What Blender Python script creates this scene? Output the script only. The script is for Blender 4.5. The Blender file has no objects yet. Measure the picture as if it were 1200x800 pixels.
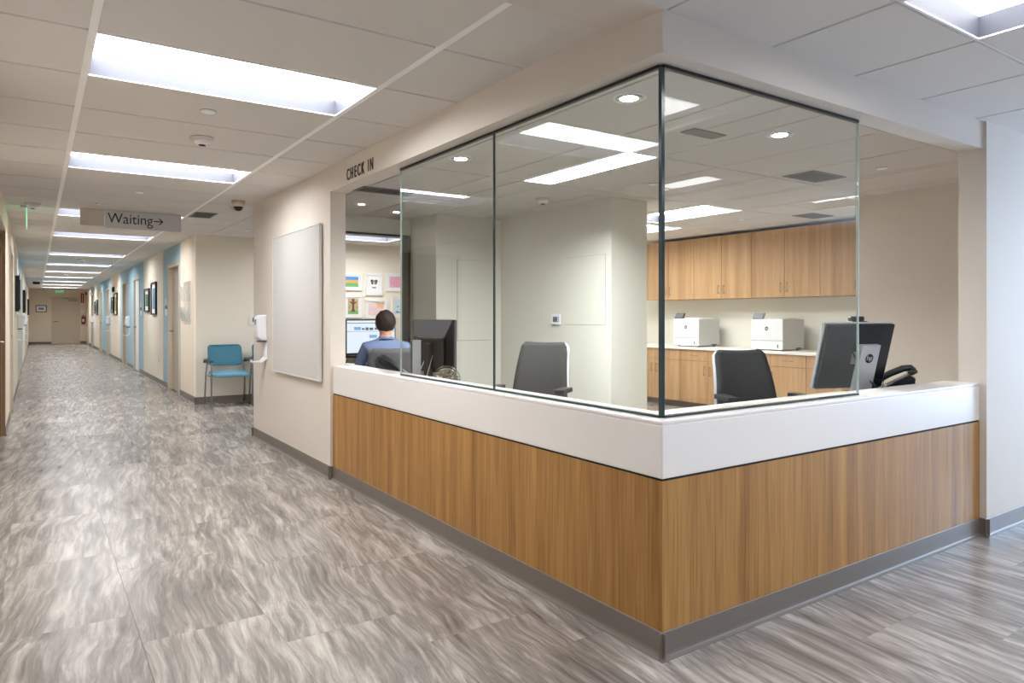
import bpy, bmesh, math, random
from mathutils import Vector, Matrix
PI = math.pi
S = bpy.context.scene
COL = S.collection
# ---------------------------------------------------------------- camera
cam = bpy.data.objects.new('camera', bpy.data.cameras.new('camera'))
COL.objects.link(cam)
cam.location = (-1.8615, -1.7697, 1.2385)
cam.rotation_euler = (PI/2, 0, -math.radians(34.3))
cam.data.sensor_width = 36.0
cam.data.lens = 818.0*36/1200
cam.data.shift_y = -(400-369.5)/1200
cam.data.clip_start = 0.03
S.camera = cam
# ---------------------------------------------------------------- light levels and exposure
TROFFER = 18.0         # corridor and foyer troffers
TROFFER_FOYER = 10.0
TROFFER_IN = 22.0
TROFFER_SLIM = 140.0      # reception office troffers
DOWNLIGHT = 60.0
DAYLIGHT = 270.0
S.view_settings.view_transform = 'Standard'
S.view_settings.look = 'None'
S.view_settings.gamma = 1.0
S.view_settings.use_curve_mapping = False
S.view_settings.exposure = 0.15
S.cycles.use_denoising = True
S.cycles.max_bounces = 14
S.cycles.diffuse_bounces = 7
S.cycles.transparent_max_bounces = 24
S.cycles.sample_clamp_indirect = 6.0
S.cycles.caustics_reflective = False
S.cycles.caustics_refractive = False
wd = bpy.data.worlds.new('sky'); S.world = wd; wd.use_nodes = True
nt = wd.node_tree
bg = nt.nodes['Background']; bg.inputs[0].default_value = (0.55, 0.72, 1.0, 1); bg.inputs[1].default_value = 1.2
# daylight outside the foyer window
al = bpy.data.lights.new('window_daylight', 'AREA'); al.shape = 'RECTANGLE'; al.size = 2.2; al.size_y = 2.0
al.energy = DAYLIGHT; al.color = (0.50, 0.70, 1.0)
alo = bpy.data.objects.new('window_daylight', al); COL.objects.link(alo)
alo.location = (6.5, -1.35, 1.35); alo.rotation_euler = (0, PI/2, 0)

# ---------------------------------------------------------------- materials
def srgb(r, g, b):
    f = lambda c: (c/255/12.92) if c/255 <= .04045 else ((c/255+.055)/1.055)**2.4
    return (f(r), f(g), f(b), 1)
def mat(name, col, rough=.6, metal=0, noise=.0, nscale=30, emit=None, estr=0, spec=.5, coat=0, bump=0, bscale=200):
    m = bpy.data.materials.new(name); m.use_nodes = True
    n = m.node_tree.nodes; l = m.node_tree.links; b = n['Principled BSDF']
    b.inputs['Base Color'].default_value = col
    b.inputs['Roughness'].default_value = rough; b.inputs['Metallic'].default_value = metal
    b.inputs['Specular IOR Level'].default_value = spec
    if coat: b.inputs['Coat Weight'].default_value = coat; b.inputs['Coat Roughness'].default_value = .1
    if emit: b.inputs['Emission Color'].default_value = emit; b.inputs['Emission Strength'].default_value = estr
    if noise or bump:
        tc = n.new('ShaderNodeTexCoord'); t = n.new('ShaderNodeTexNoise'); t.inputs['Scale'].default_value = nscale
        t.inputs['Detail'].default_value = 3
        l.new(tc.outputs['Object'], t.inputs['Vector'])
        if noise:
            mx = n.new('ShaderNodeMix'); mx.data_type = 'RGBA'
            mx.inputs[6].default_value = tuple(c*(1-noise) for c in col[:3])+(1,)
            mx.inputs[7].default_value = tuple(min(1, c*(1+noise)) for c in col[:3])+(1,)
            l.new(t.outputs[0], mx.inputs[0]); l.new(mx.outputs[2], b.inputs['Base Color'])
        if bump:
            t2 = n.new('ShaderNodeTexNoise'); t2.inputs['Scale'].default_value = bscale
            l.new(tc.outputs['Object'], t2.inputs['Vector'])
            bp = n.new('ShaderNodeBump'); bp.inputs['Strength'].default_value = bump; bp.inputs['Distance'].default_value = .002
            l.new(t2.outputs[0], bp.inputs['Height']); l.new(bp.outputs[0], b.inputs['Normal'])
    return m
def math_node(nt, op, a, b=None, c=None):
    n = nt.nodes.new('ShaderNodeMath'); n.operation = op
    for i, v in enumerate((a, b, c)):
        if v is None: continue
        if isinstance(v, (int, float)): n.inputs[i].default_value = v
        else: nt.links.new(v, n.inputs[i])
    return n.outputs[0]
def wood(name, dark, light, plank=.085, zdir=True, rough=.42):
    m = bpy.data.materials.new(name); m.use_nodes = True; nt = m.node_tree; n = nt.nodes; l = nt.links; b = n['Principled BSDF']
    g = n.new('ShaderNodeNewGeometry'); sp = n.new('ShaderNodeSeparateXYZ'); l.new(g.outputs['Position'], sp.inputs[0])
    s = math_node(nt, 'SUBTRACT', sp.outputs[0], sp.outputs[1])
    z = sp.outputs[2]
    cb = n.new('ShaderNodeCombineXYZ'); l.new(s, cb.inputs[0]); l.new(z, cb.inputs[2])
    # broad flitches of the veneer
    v = n.new('ShaderNodeTexNoise'); v.noise_dimensions = '1D'; v.inputs['Scale'].default_value = 1/plank; v.inputs['Detail'].default_value = 1
    l.new(s, v.inputs['W'])
    st = n.new('ShaderNodeTexWhiteNoise'); st.noise_dimensions = '1D'
    l.new(math_node(nt, 'FLOOR', math_node(nt, 'DIVIDE', s, plank*1.3)), st.inputs['W'])
    mp = n.new('ShaderNodeMapping'); mp.inputs['Scale'].default_value = (95, 1, 2.6); l.new(cb.outputs[0], mp.inputs[0])
    gr = n.new('ShaderNodeTexNoise'); gr.inputs['Scale'].default_value = 1; gr.inputs['Detail'].default_value = 5; gr.inputs['Distortion'].default_value = .35
    l.new(mp.outputs[0], gr.inputs['Vector'])
    mp2 = n.new('ShaderNodeMapping'); mp2.inputs['Scale'].default_value = (16, 1, 1.1); l.new(cb.outputs[0], mp2.inputs[0])
    g2 = n.new('ShaderNodeTexNoise'); g2.inputs['Scale'].default_value = 1; g2.inputs['Detail'].default_value = 3; g2.inputs['Distortion'].default_value = .8
    l.new(mp2.outputs[0], g2.inputs['Vector'])
    f = math_node(nt, 'ADD', math_node(nt, 'MULTIPLY', v.outputs[0], .34), math_node(nt, 'MULTIPLY', st.outputs[0], .10))
    f = math_node(nt, 'ADD', f, math_node(nt, 'MULTIPLY', gr.outputs[0], .55))
    f = math_node(nt, 'ADD', f, math_node(nt, 'MULTIPLY', g2.outputs[0], .32))
    r = n.new('ShaderNodeValToRGB'); l.new(f, r.inputs[0])
    r.color_ramp.elements[0].position = .42; r.color_ramp.elements[0].color = dark
    r.color_ramp.elements[1].position = .92; r.color_ramp.elements[1].color = light
    l.new(r.outputs[0], b.inputs['Base Color']); b.inputs['Roughness'].default_value = rough
    b.inputs['Specular IOR Level'].default_value = .35
    return m
def floor_mat():
    m = bpy.data.materials.new('floor_vinyl_tile'); m.use_nodes = True; nt = m.node_tree; n = nt.nodes; l = nt.links; b = n['Principled BSDF']
    g = n.new('ShaderNodeNewGeometry'); sp = n.new('ShaderNodeSeparateXYZ'); l.new(g.outputs['Position'], sp.inputs[0])
    x, y = sp.outputs[0], sp.outputs[1]
    cx = math_node(nt, 'DIVIDE', math_node(nt, 'ADD', x, 1.53), .4525)
    k = math_node(nt, 'FLOOR', cx); fx = math_node(nt, 'SUBTRACT', cx, k)
    cy = math_node(nt, 'DIVIDE', math_node(nt, 'SUBTRACT', y, math_node(nt, 'SUBTRACT', .29, math_node(nt, 'MULTIPLY', k, .304))), .912)
    j = math_node(nt, 'FLOOR', cy); fy = math_node(nt, 'SUBTRACT', cy, j)
    cb = n.new('ShaderNodeCombineXYZ'); l.new(k, cb.inputs[0]); l.new(j, cb.inputs[1])
    wn = n.new('ShaderNodeTexWhiteNoise'); wn.noise_dimensions = '2D'; l.new(cb.outputs[0], wn.inputs['Vector'])
    off = n.new('ShaderNodeVectorMath'); off.operation = 'SCALE'; l.new(wn.outputs['Color'], off.inputs[0]); off.inputs['Scale'].default_value = 40
    pv = n.new('ShaderNodeCombineXYZ'); l.new(x, pv.inputs[0]); l.new(y, pv.inputs[1])
    ad = n.new('ShaderNodeVectorMath'); ad.operation = 'ADD'; l.new(pv.outputs[0], ad.inputs[0]); l.new(off.outputs[0], ad.inputs[1])
    # swirl the coordinates, then stretch along the corridor
    w = n.new('ShaderNodeTexNoise'); w.inputs['Scale'].default_value = 1.7; w.inputs['Detail'].default_value = 2; l.new(ad.outputs[0], w.inputs['Vector'])
    ws = n.new('ShaderNodeVectorMath'); ws.operation = 'MULTIPLY'; ws.inputs[1].default_value = (.11, .5, 0); l.new(w.outputs['Color'], ws.inputs[0])
    a2 = n.new('ShaderNodeVectorMath'); a2.operation = 'ADD'; l.new(ad.outputs[0], a2.inputs[0]); l.new(ws.outputs[0], a2.inputs[1])
    rt = n.new('ShaderNodeMapping'); rt.inputs['Rotation'].default_value = (0, 0, math.radians(7)); l.new(a2.outputs[0], rt.inputs[0])
    mp = n.new('ShaderNodeMapping'); mp.inputs['Scale'].default_value = (36, 3.0, 1); l.new(rt.outputs[0], mp.inputs[0])
    n1 = n.new('ShaderNodeTexNoise'); n1.inputs['Scale'].default_value = 1; n1.inputs['Detail'].default_value = 7; n1.inputs['Roughness'].default_value = .68; n1.inputs['Distortion'].default_value = .35; l.new(mp.outputs[0], n1.inputs['Vector'])
    mp2 = n.new('ShaderNodeMapping'); mp2.inputs['Scale'].default_value = (10, 1.7, 1); l.new(rt.outputs[0], mp2.inputs[0])
    n2 = n.new('ShaderNodeTexNoise'); n2.inputs['Scale'].default_value = 1; n2.inputs['Detail'].default_value = 5; n2.inputs['Distortion'].default_value = .4; l.new(mp2.outputs[0], n2.inputs['Vector'])
    f = math_node(nt, 'ADD', math_node(nt, 'MULTIPLY', n1.outputs[0], .62), math_node(nt, 'MULTIPLY', n2.outputs[0], .38))
    f = math_node(nt, 'ADD', f, math_node(nt, 'MULTIPLY', math_node(nt, 'SUBTRACT', wn.outputs['Value'], .5), .05))
    r = n.new('ShaderNodeValToRGB'); l.new(f, r.inputs[0])
    e = r.color_ramp.elements; e[0].position = .34; e[0].color = srgb(100, 94, 91); e[1].position = .72; e[1].color = srgb(216, 210, 204)
    q = e.new(.49); q.color = srgb(144, 137, 132); q = e.new(.57); q.color = srgb(176, 169, 163)
    # joints
    ex = math_node(nt, 'MINIMUM', fx, math_node(nt, 'SUBTRACT', 1, fx)); ey = math_node(nt, 'MINIMUM', fy, math_node(nt, 'SUBTRACT', 1, fy))
    jx = math_node(nt, 'LESS_THAN', ex, .0042); jy = math_node(nt, 'LESS_THAN', ey, .0013)
    mx = n.new('ShaderNodeMix'); mx.data_type = 'RGBA'; l.new(math_node(nt, 'MULTIPLY', math_node(nt, 'MAXIMUM', jx, jy), math_node(nt, 'ADD', .30, math_node(nt, 'MULTIPLY', .45, math_node(nt, 'LESS_THAN', math_node(nt, 'ABSOLUTE', math_node(nt, 'SUBTRACT', cx, 0)), .006)))), mx.inputs[0])
    l.new(r.outputs[0], mx.inputs[6]); mx.inputs[7].default_value = srgb(92, 84, 78)
    l.new(mx.outputs[2], b.inputs['Base Color'])
    b.inputs['Roughness'].default_value = .24
    b.inputs['Specular IOR Level'].default_value = .55
    return m
def glass_mat(name, tint, refl=.045):
    m = bpy.data.materials.new(name); m.use_nodes = True; nt = m.node_tree; n = nt.nodes; l = nt.links
    for q in list(n):
        if q.type != 'OUTPUT_MATERIAL': n.remove(q)
    out = [q for q in n if q.type == 'OUTPUT_MATERIAL'][0]
    g = n.new('ShaderNodeNewGeometry'); d = n.new('ShaderNodeVectorMath'); d.operation = 'DOT_PRODUCT'
    l.new(g.outputs['Normal'], d.inputs[0]); l.new(g.outputs['Incoming'], d.inputs[1])
    c = math_node(nt, 'SUBTRACT', 1, math_node(nt, 'ABSOLUTE', d.outputs['Value']))
    f = math_node(nt, 'ADD', refl, math_node(nt, 'MULTIPLY', math_node(nt, 'POWER', c, 5), 1-refl))
    t = n.new('ShaderNodeBsdfTransparent'); t.inputs[0].default_value = tint
    gl = n.new('ShaderNodeBsdfGlossy'); gl.inputs['Roughness'].default_value = .0; gl.inputs[0].default_value = (1, 1, 1, 1)
    mx = n.new('ShaderNodeMixShader'); l.new(f, mx.inputs[0]); l.new(t.outputs[0], mx.inputs[1]); l.new(gl.outputs[0], mx.inputs[2])
    l.new(mx.outputs[0], out.inputs[0])
    return m
def emis(name, col, s):
    m = bpy.data.materials.new(name); m.use_nodes = True; n = m.node_tree.nodes; l = m.node_tree.links
    b = n['Principled BSDF']; b.inputs['Base Color'].default_value = (.8, .8, .8, 1)
    b.inputs['Emission Color'].default_value = col; b.inputs['Emission Strength'].default_value = s
    return m
M = {}
M['wall'] = mat('wall_paint_greige', srgb(218, 210, 201), .75, noise=.02, nscale=3, bump=.05)
M['wall_in'] = mat('wall_paint_office', srgb(224, 223, 214), .6, noise=.02, nscale=3, bump=.05)
M['cream'] = mat('wall_paint_cream', srgb(228, 217, 200), .7, noise=.02, nscale=3, bump=.05)
M['alcove'] = mat('wall_paint_alcove', srgb(236, 229, 216), .7, noise=.02, nscale=3, bump=.05)
M['blue'] = mat('wall_paint_blue', srgb(160, 190, 203), .7, noise=.02, nscale=3, bump=.05)
M['tile'] = mat('ceiling_tile', srgb(216, 212, 208), .9, noise=.03, nscale=300, bump=.3, bscale=500)
M['tee'] = mat('ceiling_tee', srgb(252, 252, 252), .5, noise=.01)
M['soffit'] = mat('soffit_paint', srgb(214, 205, 196), .8, noise=.02, nscale=3)
M['base'] = mat('rubber_base', srgb(116, 108, 101), .45, noise=.04, nscale=8)
M['toe'] = mat('rubber_base_toe', srgb(128, 120, 113), .3, noise=.04, nscale=8)
M['solid'] = mat('solid_surface_white', srgb(236, 232, 229), .35, noise=.01, nscale=50)
M['wood'] = wood('oak_laminate', srgb(130, 88, 40), srgb(196, 150, 88))
M['woodc'] = wood('oak_cabinet', srgb(158, 118, 78), srgb(204, 170, 130), plank=.11)
M['floor'] = floor_mat()
M['glass'] = glass_mat('office_glass', (.972, .988, .976, 1), .027)
M['wglass'] = glass_mat('window_glass', (.985, .992, .988, 1), .03)
M['clear'] = glass_mat('clear_acrylic', (.96, .965, .985, 1), .06)
M['gedge'] = mat('glass_edge_dark', srgb(38, 58, 64), .15, noise=.02)
M['gedgel'] = mat('glass_edge_light', srgb(186, 204, 198), .2, noise=.02)
M['black'] = mat('black_channel', srgb(22, 22, 24), .35, noise=.02)
M['chrome'] = mat('polished_channel', srgb(200, 202, 206), .2, 1, noise=.02)
M['door'] = mat('door_paint', srgb(176, 166, 152), .5, noise=.02, nscale=4)
M['frame'] = mat('door_frame_paint', srgb(206, 194, 176), .45, noise=.02, nscale=4)
M['doorlit'] = mat('door_white', srgb(240, 240, 240), .4, noise=.01)  # white leaf stands in for a brightly lit room behind an open doorway
M['doorb'] = mat('door_brown', srgb(150, 122, 92), .45, noise=.06, nscale=6)
M['steel'] = mat('brushed_steel', srgb(150, 148, 146), .3, 1, noise=.04)
M['white'] = mat('white_plastic', srgb(236, 238, 244), .35, noise=.01)
M['printer'] = mat('printer_white', srgb(232, 234, 238), .45, noise=.01)
M['printerg'] = mat('printer_grey', srgb(196, 198, 196), .5, noise=.01)
M['lav'] = mat('grey_plastic', srgb(90, 92, 102), .4, noise=.02)
M['darkp'] = mat('black_plastic', srgb(28, 30, 34), .35, noise=.05)
M['darkback'] = mat('monitor_back', srgb(14, 19, 26), .3, noise=.08, nscale=12)
M['greyback'] = mat('monitor_bezel_grey', srgb(92, 96, 104), .4, noise=.03)
M['silver'] = mat('silver_plastic', srgb(190, 192, 198), .35, .3, noise=.02)
M['fabric'] = mat('black_fabric', srgb(30, 32, 36), .9, noise=.12, nscale=400, bump=.4, bscale=900)
M['fabricg'] = mat('grey_fabric', srgb(104, 104, 108), .85, noise=.1, nscale=400, bump=.3, bscale=900)
M['teal'] = mat('teal_vinyl', srgb(62, 122, 146), .5, noise=.12, nscale=120, bump=.1)
M['teals'] = mat('light_teal_vinyl', srgb(106, 158, 186), .45, noise=.08, nscale=120)
M['alu'] = mat('grey_metal_tube', srgb(150, 152, 156), .35, .7, noise=.03)
M['reflector'] = mat('troffer_reflector', srgb(72, 74, 84), .6, noise=.01)
M['lamp'] = emis('troffer_lens', (.975, .985, 1.0, 1), TROFFER)
M['lamp_f'] = emis('troffer_lens_foyer', (.975, .985, 1.0, 1), TROFFER_FOYER)
M['lamp_s'] = emis('troffer_lens_slim', (.985, 1.0, .985, 1), TROFFER_SLIM)
M['lamp_in'] = emis('troffer_lens_office', (.99, .99, .98, 1), TROFFER_IN)
M['lamp_d'] = emis('downlight_lens', (1.0, .98, .95, 1), DOWNLIGHT)
M['green'] = emis('exit_green', (.12, .85, .3, 1), .8)
M['exitp'] = mat('exit_panel', srgb(190, 214, 190), .3, noise=.01)
M['red'] = mat('red_paint', srgb(178, 30, 34), .4, noise=.03)
M['screen'] = emis('screen_light', (.80, .90, 1.0, 1), .85)
M['screen_b'] = emis('screen_blue', (.20, .45, .75, 1), .8)
M['screen_d'] = emis('screen_dark', (.12, .16, .22, 1), .5)
M['signp'] = mat('sign_silver', srgb(206, 206, 210), .35, .35, noise=.02)
M['text'] = mat('sign_black', srgb(30, 30, 32), .5, noise=.02)
M['paper'] = mat('paper', srgb(240, 240, 238), .8, noise=.02)
M['mat_w'] = mat('picture_frame_white', srgb(240, 240, 240), .5, noise=.01)
M['board'] = mat('board_grey', srgb(204, 203, 201), .3, noise=.015, nscale=2)
M['boarde'] = mat('board_edge', srgb(224, 223, 220), .35, .2, noise=.02)
M['vent'] = mat('vent_grey', srgb(128, 126, 122), .5, .3, noise=.03)
M['dark'] = mat('dark_gap', srgb(40, 38, 36), .9, noise=.05)
for k_ in ('screen', 'screen_b', 'screen_d'):
    M[k_].node_tree.nodes['Principled BSDF'].inputs['Base Color'].default_value = (.02, .02, .02, 1)
M['skin'] = mat('skin', srgb(214, 160, 136), .55, noise=.05, nscale=40)
M['hair'] = mat('brown_hair', srgb(46, 32, 26), .75, noise=.45, nscale=180, bump=.8, bscale=260)
M['shirt'] = mat('blue_shirt', srgb(118, 136, 172), .85, noise=.08, nscale=60, bump=.2)
M['trouser'] = mat('dark_trousers', srgb(48, 50, 58), .85, noise=.08)
M['lanyard'] = mat('navy_lanyard', srgb(30, 38, 66), .7, noise=.05)
M['desk'] = mat('desk_laminate', srgb(206, 203, 198), .45, noise=.02)
M['fan'] = mat('fan_chrome', srgb(150, 144, 132), .25, .9, noise=.03)
M['beige'] = mat('beige_plastic', srgb(214, 204, 176), .5, noise=.02)
def cmat(name, r, g, b): return mat(name, srgb(r, g, b), .8, noise=.12, nscale=25)

# ---------------------------------------------------------------- mesh helpers
def box(bm, x0, y0, z0, x1, y1, z1, bev=0, seg=2, mi=0):
    r = bmesh.ops.create_cube(bm, size=1); vs = r['verts']
    for v in vs:
        v.co = Vector(((x0+x1)/2+v.co.x*(x1-x0), (y0+y1)/2+v.co.y*(y1-y0), (z0+z1)/2+v.co.z*(z1-z0)))
    fs = {f for v in vs for f in v.link_faces}
    for f in fs: f.material_index = mi
    if bev:
        es = list({e for v in vs for e in v.link_edges})
        r2 = bmesh.ops.bevel(bm, geom=es, offset=bev, segments=seg, affect='EDGES', profile=.5)
        for f in r2['faces']: f.material_index = mi
    return vs
def tf(bm, start, mtx):
    bm.verts.ensure_lookup_table()
    for v in bm.verts[start:]: v.co = mtx @ v.co
def cyl(bm, p0, p1, r0, r1=None, seg=20, cap=True, mi=0):
    p0 = Vector(p0); p1 = Vector(p1); r1 = r0 if r1 is None else r1
    d = (p1-p0); q = d.to_track_quat('Z', 'Y')
    a = []; b = []
    for i in range(seg):
        t = 2*PI*i/seg; o = Vector((math.cos(t), math.sin(t), 0))
        a.append(bm.verts.new(p0+q@(o*r0))); b.append(bm.verts.new(p1+q@(o*r1)))
    fs = [bm.faces.new((a[i], a[(i+1) % seg], b[(i+1) % seg], b[i])) for i in range(seg)]
    for f in fs: f.smooth = True
    if cap: fs += [bm.faces.new(a[::-1]), bm.faces.new(b)]
    for f in fs: f.material_index = mi
def tube(bm, pts, r, seg=8, mi=0):
    pts = [Vector(p) for p in pts]; rings = []
    for i, p in enumerate(pts):
        d = (pts[min(i+1, len(pts)-1)]-pts[max(i-1, 0)]).normalized(); q = d.to_track_quat('Z', 'Y')
        rings.append([bm.verts.new(p+q@Vector((math.cos(2*PI*k/seg)*r, math.sin(2*PI*k/seg)*r, 0))) for k in range(seg)])
    for a, b in zip(rings, rings[1:]):
        # align rings to limit twisting
        best = min(range(seg), key=lambda s: (a[0].co-b[s].co).length); b[:] = b[best:]+b[:best]
        for k in range(seg):
            f = bm.faces.new((a[k], a[(k+1) % seg], b[(k+1) % seg], b[k])); f.smooth = True; f.material_index = mi
    for rr in (rings[0][::-1], rings[-1]):
        try: bm.faces.new(rr).material_index = mi
        except ValueError: pass
def lathe(bm, prof, c=(0, 0, 0), seg=28, axis='Z', mi=0, smooth=True):
    c = Vector(c); rings = []
    for r, h in prof:
        ring = []
        for i in range(seg):
            t = 2*PI*i/seg
            if axis == 'Z': o = Vector((math.cos(t)*r, math.sin(t)*r, h))
            elif axis == 'X': o = Vector((h, math.cos(t)*r, math.sin(t)*r))
            else: o = Vector((math.cos(t)*r, h, math.sin(t)*r))
            ring.append(bm.verts.new(c+o))
        rings.append(ring)
    for a, b in zip(rings, rings[1:]):
        for i in range(seg):
            f = bm.faces.new((a[i], a[(i+1) % seg], b[(i+1) % seg], b[i])); f.smooth = smooth; f.material_index = mi
    for rr in (rings[0][::-1], rings[-1]):
        bm.faces.new(rr).material_index = mi
def prism(bm, poly, a0, a1, axis='X', mi=0, smooth=False):
    def P(u, v, a): return {'X': (a, u, v), 'Y': (u, a, v), 'Z': (u, v, a)}[axis]
    A = [bm.verts.new(P(u, v, a0)) for u, v in poly]; B = [bm.verts.new(P(u, v, a1)) for u, v in poly]
    k = len(poly); fs = [bm.faces.new((A[i], A[(i+1) % k], B[(i+1) % k], B[i])) for i in range(k)]
    for f in fs: f.smooth = smooth
    fs += [bm.faces.new(A[::-1]), bm.faces.new(B)]
    for f in fs: f.material_index = mi
def rrect(x0, y0, x1, y1, r, n=5):
    out = []
    for cx, cy, a in ((x1-r, y1-r, 0), (x0+r, y1-r, 90), (x0+r, y0+r, 180), (x1-r, y0+r, 270)):
        for i in range(n+1):
            t = math.radians(a+90*i/n); out.append((cx+r*math.cos(t), cy+r*math.sin(t)))
    return out
def obj(name, bm, m, parent=None, recalc=True):
    if recalc: bmesh.ops.recalc_face_normals(bm, faces=bm.faces)
    me = bpy.data.meshes.new(name); bm.to_mesh(me); bm.free()
    for q in (m if isinstance(m, (list, tuple)) else [m]): me.materials.append(q)
    o = bpy.data.objects.new(name, me); COL.objects.link(o)
    if parent: o.parent = parent
    return o
def B(): return bmesh.new()
def thing(name, label, cat, loc=(0, 0, 0), rz=0, group=None):
    o = bpy.data.objects.new(name, None); COL.objects.link(o); o.empty_display_size = .05
    o.location = loc; o.rotation_euler = (0, 0, rz); tag(o, label, cat, group); return o
def tag(o, label, cat, group=None):
    o['label'] = label; o['category'] = cat
    if group: o['group'] = group
    return o
def struct(name, bm, m, parent=None, label=None):
    o = obj(name, bm, m, parent); o['kind'] = 'structure'
    if label: o['label'] = label
    return o
def dup(o, loc=None, rz=None, label=None, parent=None):
    c = o.copy(); COL.objects.link(c)
    if parent: c.parent = parent
    if loc is not None: c.location = loc
    if rz is not None: c.rotation_euler = (0, 0, rz)
    if label: c['label'] = label
    for ch in list(o.children): dup(ch, parent=c)
    return c
def textmesh(name, s, size, m, parent, loc, rot, depth=.002, sx=1, align='CENTER'):
    cu = bpy.data.curves.new('tmp', 'FONT'); cu.body = s; cu.size = size; cu.extrude = depth; cu.align_x = align; cu.align_y = 'CENTER'
    t = bpy.data.objects.new('tmp', cu); COL.objects.link(t)
    dg = bpy.context.evaluated_depsgraph_get(); me = bpy.data.meshes.new_from_object(t.evaluated_get(dg))
    bpy.data.objects.remove(t); bpy.data.curves.remove(cu)
    me.materials.clear(); me.materials.append(m)
    o = bpy.data.objects.new(name, me); COL.objects.link(o); o.parent = parent
    o.location = loc; o.rotation_euler = rot; o.scale = (sx, 1, 1); return o

# ================================================================ SETTING
XW = -.02      # corridor face of the right-hand wall
XL = -2.12     # corridor face of the left-hand wall
HC = 2.363     # corridor ceiling
HF = 2.328     # foyer and office ceiling
YE = 34.6      # far end of the corridor
bm = B(); box(bm, -4.2, -5.2, -.1, 6.4, YE+.2, 0); struct('floor', bm, M['floor'])

# --- ceilings: tiles hang in rows, tees run in the joints
def ceiling(name, z, xs, ys, holes=(), wide=(), gap=.017):
    """tiles between successive xs and ys (each a sorted list); holes = (x0,y0,x1,y1) fixtures"""
    bm = B(); box(bm, xs[0], ys[0], z+.13, xs[-1], ys[-1], z+.17)
    for i in range(len(xs)-1):
        for j in range(len(ys)-1):
            x0, x1, y0, y1 = xs[i], xs[i+1], ys[j], ys[j+1]; cx, cy = (x0+x1)/2, (y0+y1)/2
            if any(h[0] < cx < h[2] and h[1] < cy < h[3] for h in holes): continue
            gx0 = gap/2 if i else 0; gx1 = gap/2 if i < len(xs)-2 else 0; gy0 = gap/2 if j else 0; gy1 = gap/2 if j < len(ys)-2 else 0
            if x0 in wide: gx0 = .0148
            if x1 in wide: gx1 = .0148
            box(bm, x0+gx0, y0+gy0, z, x1-gx1, y1-gy1, z+.018)
    o = struct(name, bm, M['tile'])
    bm = B()
    for x in xs[1:-1]:
        w = .0145 if x in wide else .0085
        dz = -.002 if x in wide else .009
        box(bm, x-w, ys[0], z+dz, x+w, ys[-1], z+dz+.010)
    for y in ys[1:-1]: box(bm, xs[0], y-.0085, z+.010, xs[-1], y+.0085, z+.019)
    struct('ceiling_grid', bm, M['tee'], o)
    return o
def frange(a, b, s):
    out = []; k = 0
    while a+k*s < b-1e-6: out.append(round(a+k*s, 4)); k += 1
    return out
Y0 = 1.44
ysA = [.25]+frange(Y0-.61, YE, .61)+[YE]
xsA = [XL, -1.675, -.455, 0.0]
LIGHTROWS = [1.44, 3.88, 6.93, 9.37, 13.03, 16.08, 19.13, 22.18, 25.23, 28.28, 31.33]
holesA = [(-1.675, y-.005, -.455, y+.615) for y in LIGHTROWS]
ceiling('ceiling', HC, xsA, ysA, holesA, wide=(-1.675, -.455))
# waiting alcove off the corridor
WL = [(1.375, 7.54, 2.595, 8.15)]
ceiling('ceiling', HC, [0.0, .155, 1.375, 2.595, 3.6], [5.5]+[y for y in ysA if 5.6 < y < 8.8]+[8.87], WL)
# foyer in front of the desk
FL = [(.61, -1.74, 1.22, -.52), (-1.22, -2.35, -.61, -1.13), (2.44, -2.96, 3.05, -1.74), (.61, -4.18, 1.22, -2.96), (-3.05, -2.35, -2.44, -1.13), (4.27, -2.35, 4.88, -1.13)]
xsF = [-4.2]+frange(-3.66, 6.4, .61)+[6.4]
ysF = [-5.2, -4.79, -4.18, -3.57, -2.96, -2.35, -1.74, -1.13, -.52, -.02]
ceiling('ceiling', HF, xsF, ysF, FL)
# office
OL = [(1.38, 1.62, 1.68, 2.84, 'b'), (3.58, 2.84, 4.19, 4.06, 'a'), (4.19, 4.20, 4.80, 5.42, 'a')]
xsO = [.10, .46, 1.07, 1.38, 1.68, 2.29, 2.90, 3.51, 3.58, 4.19, 4.80, 5.41, 6.05]
ysO = [.10, .40, 1.62, 2.84, 4.06, 4.20, 5.42, 6.2]
ceiling('ceiling', HF, xsO, ysO, [h[:4] for h in OL])
# plasterboard bulkhead across the mouth of the corridor
bm = B(); box(bm, -4.2, -.02, HF, XW, .25, HC+.15); struct('trim_1', bm, M['soffit'], label='plain plasterboard bulkhead')

# --- walls
def walls(name, boxes, m): 
    bm = B()
    for b in boxes: box(bm, *b)
    return struct(name, bm, m)
OPEN_Z = 2.176; BAND_Z = .856
# left pier + beam over both openings
walls('wall_pier_left', [(XW, 3.37, 0, .10, 5.62, HC+.1)], M['wall'])
walls('wall_beam', [(XW, XW, OPEN_Z, .10, 3.37, HC+.1), (.10, XW, OPEN_Z, 2.545, .10, HC+.1)], M['wall'])
walls('wall_right_front', [(2.545, -.035, 0, 6.4, .11, HC+.1)], M['wall'])
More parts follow.
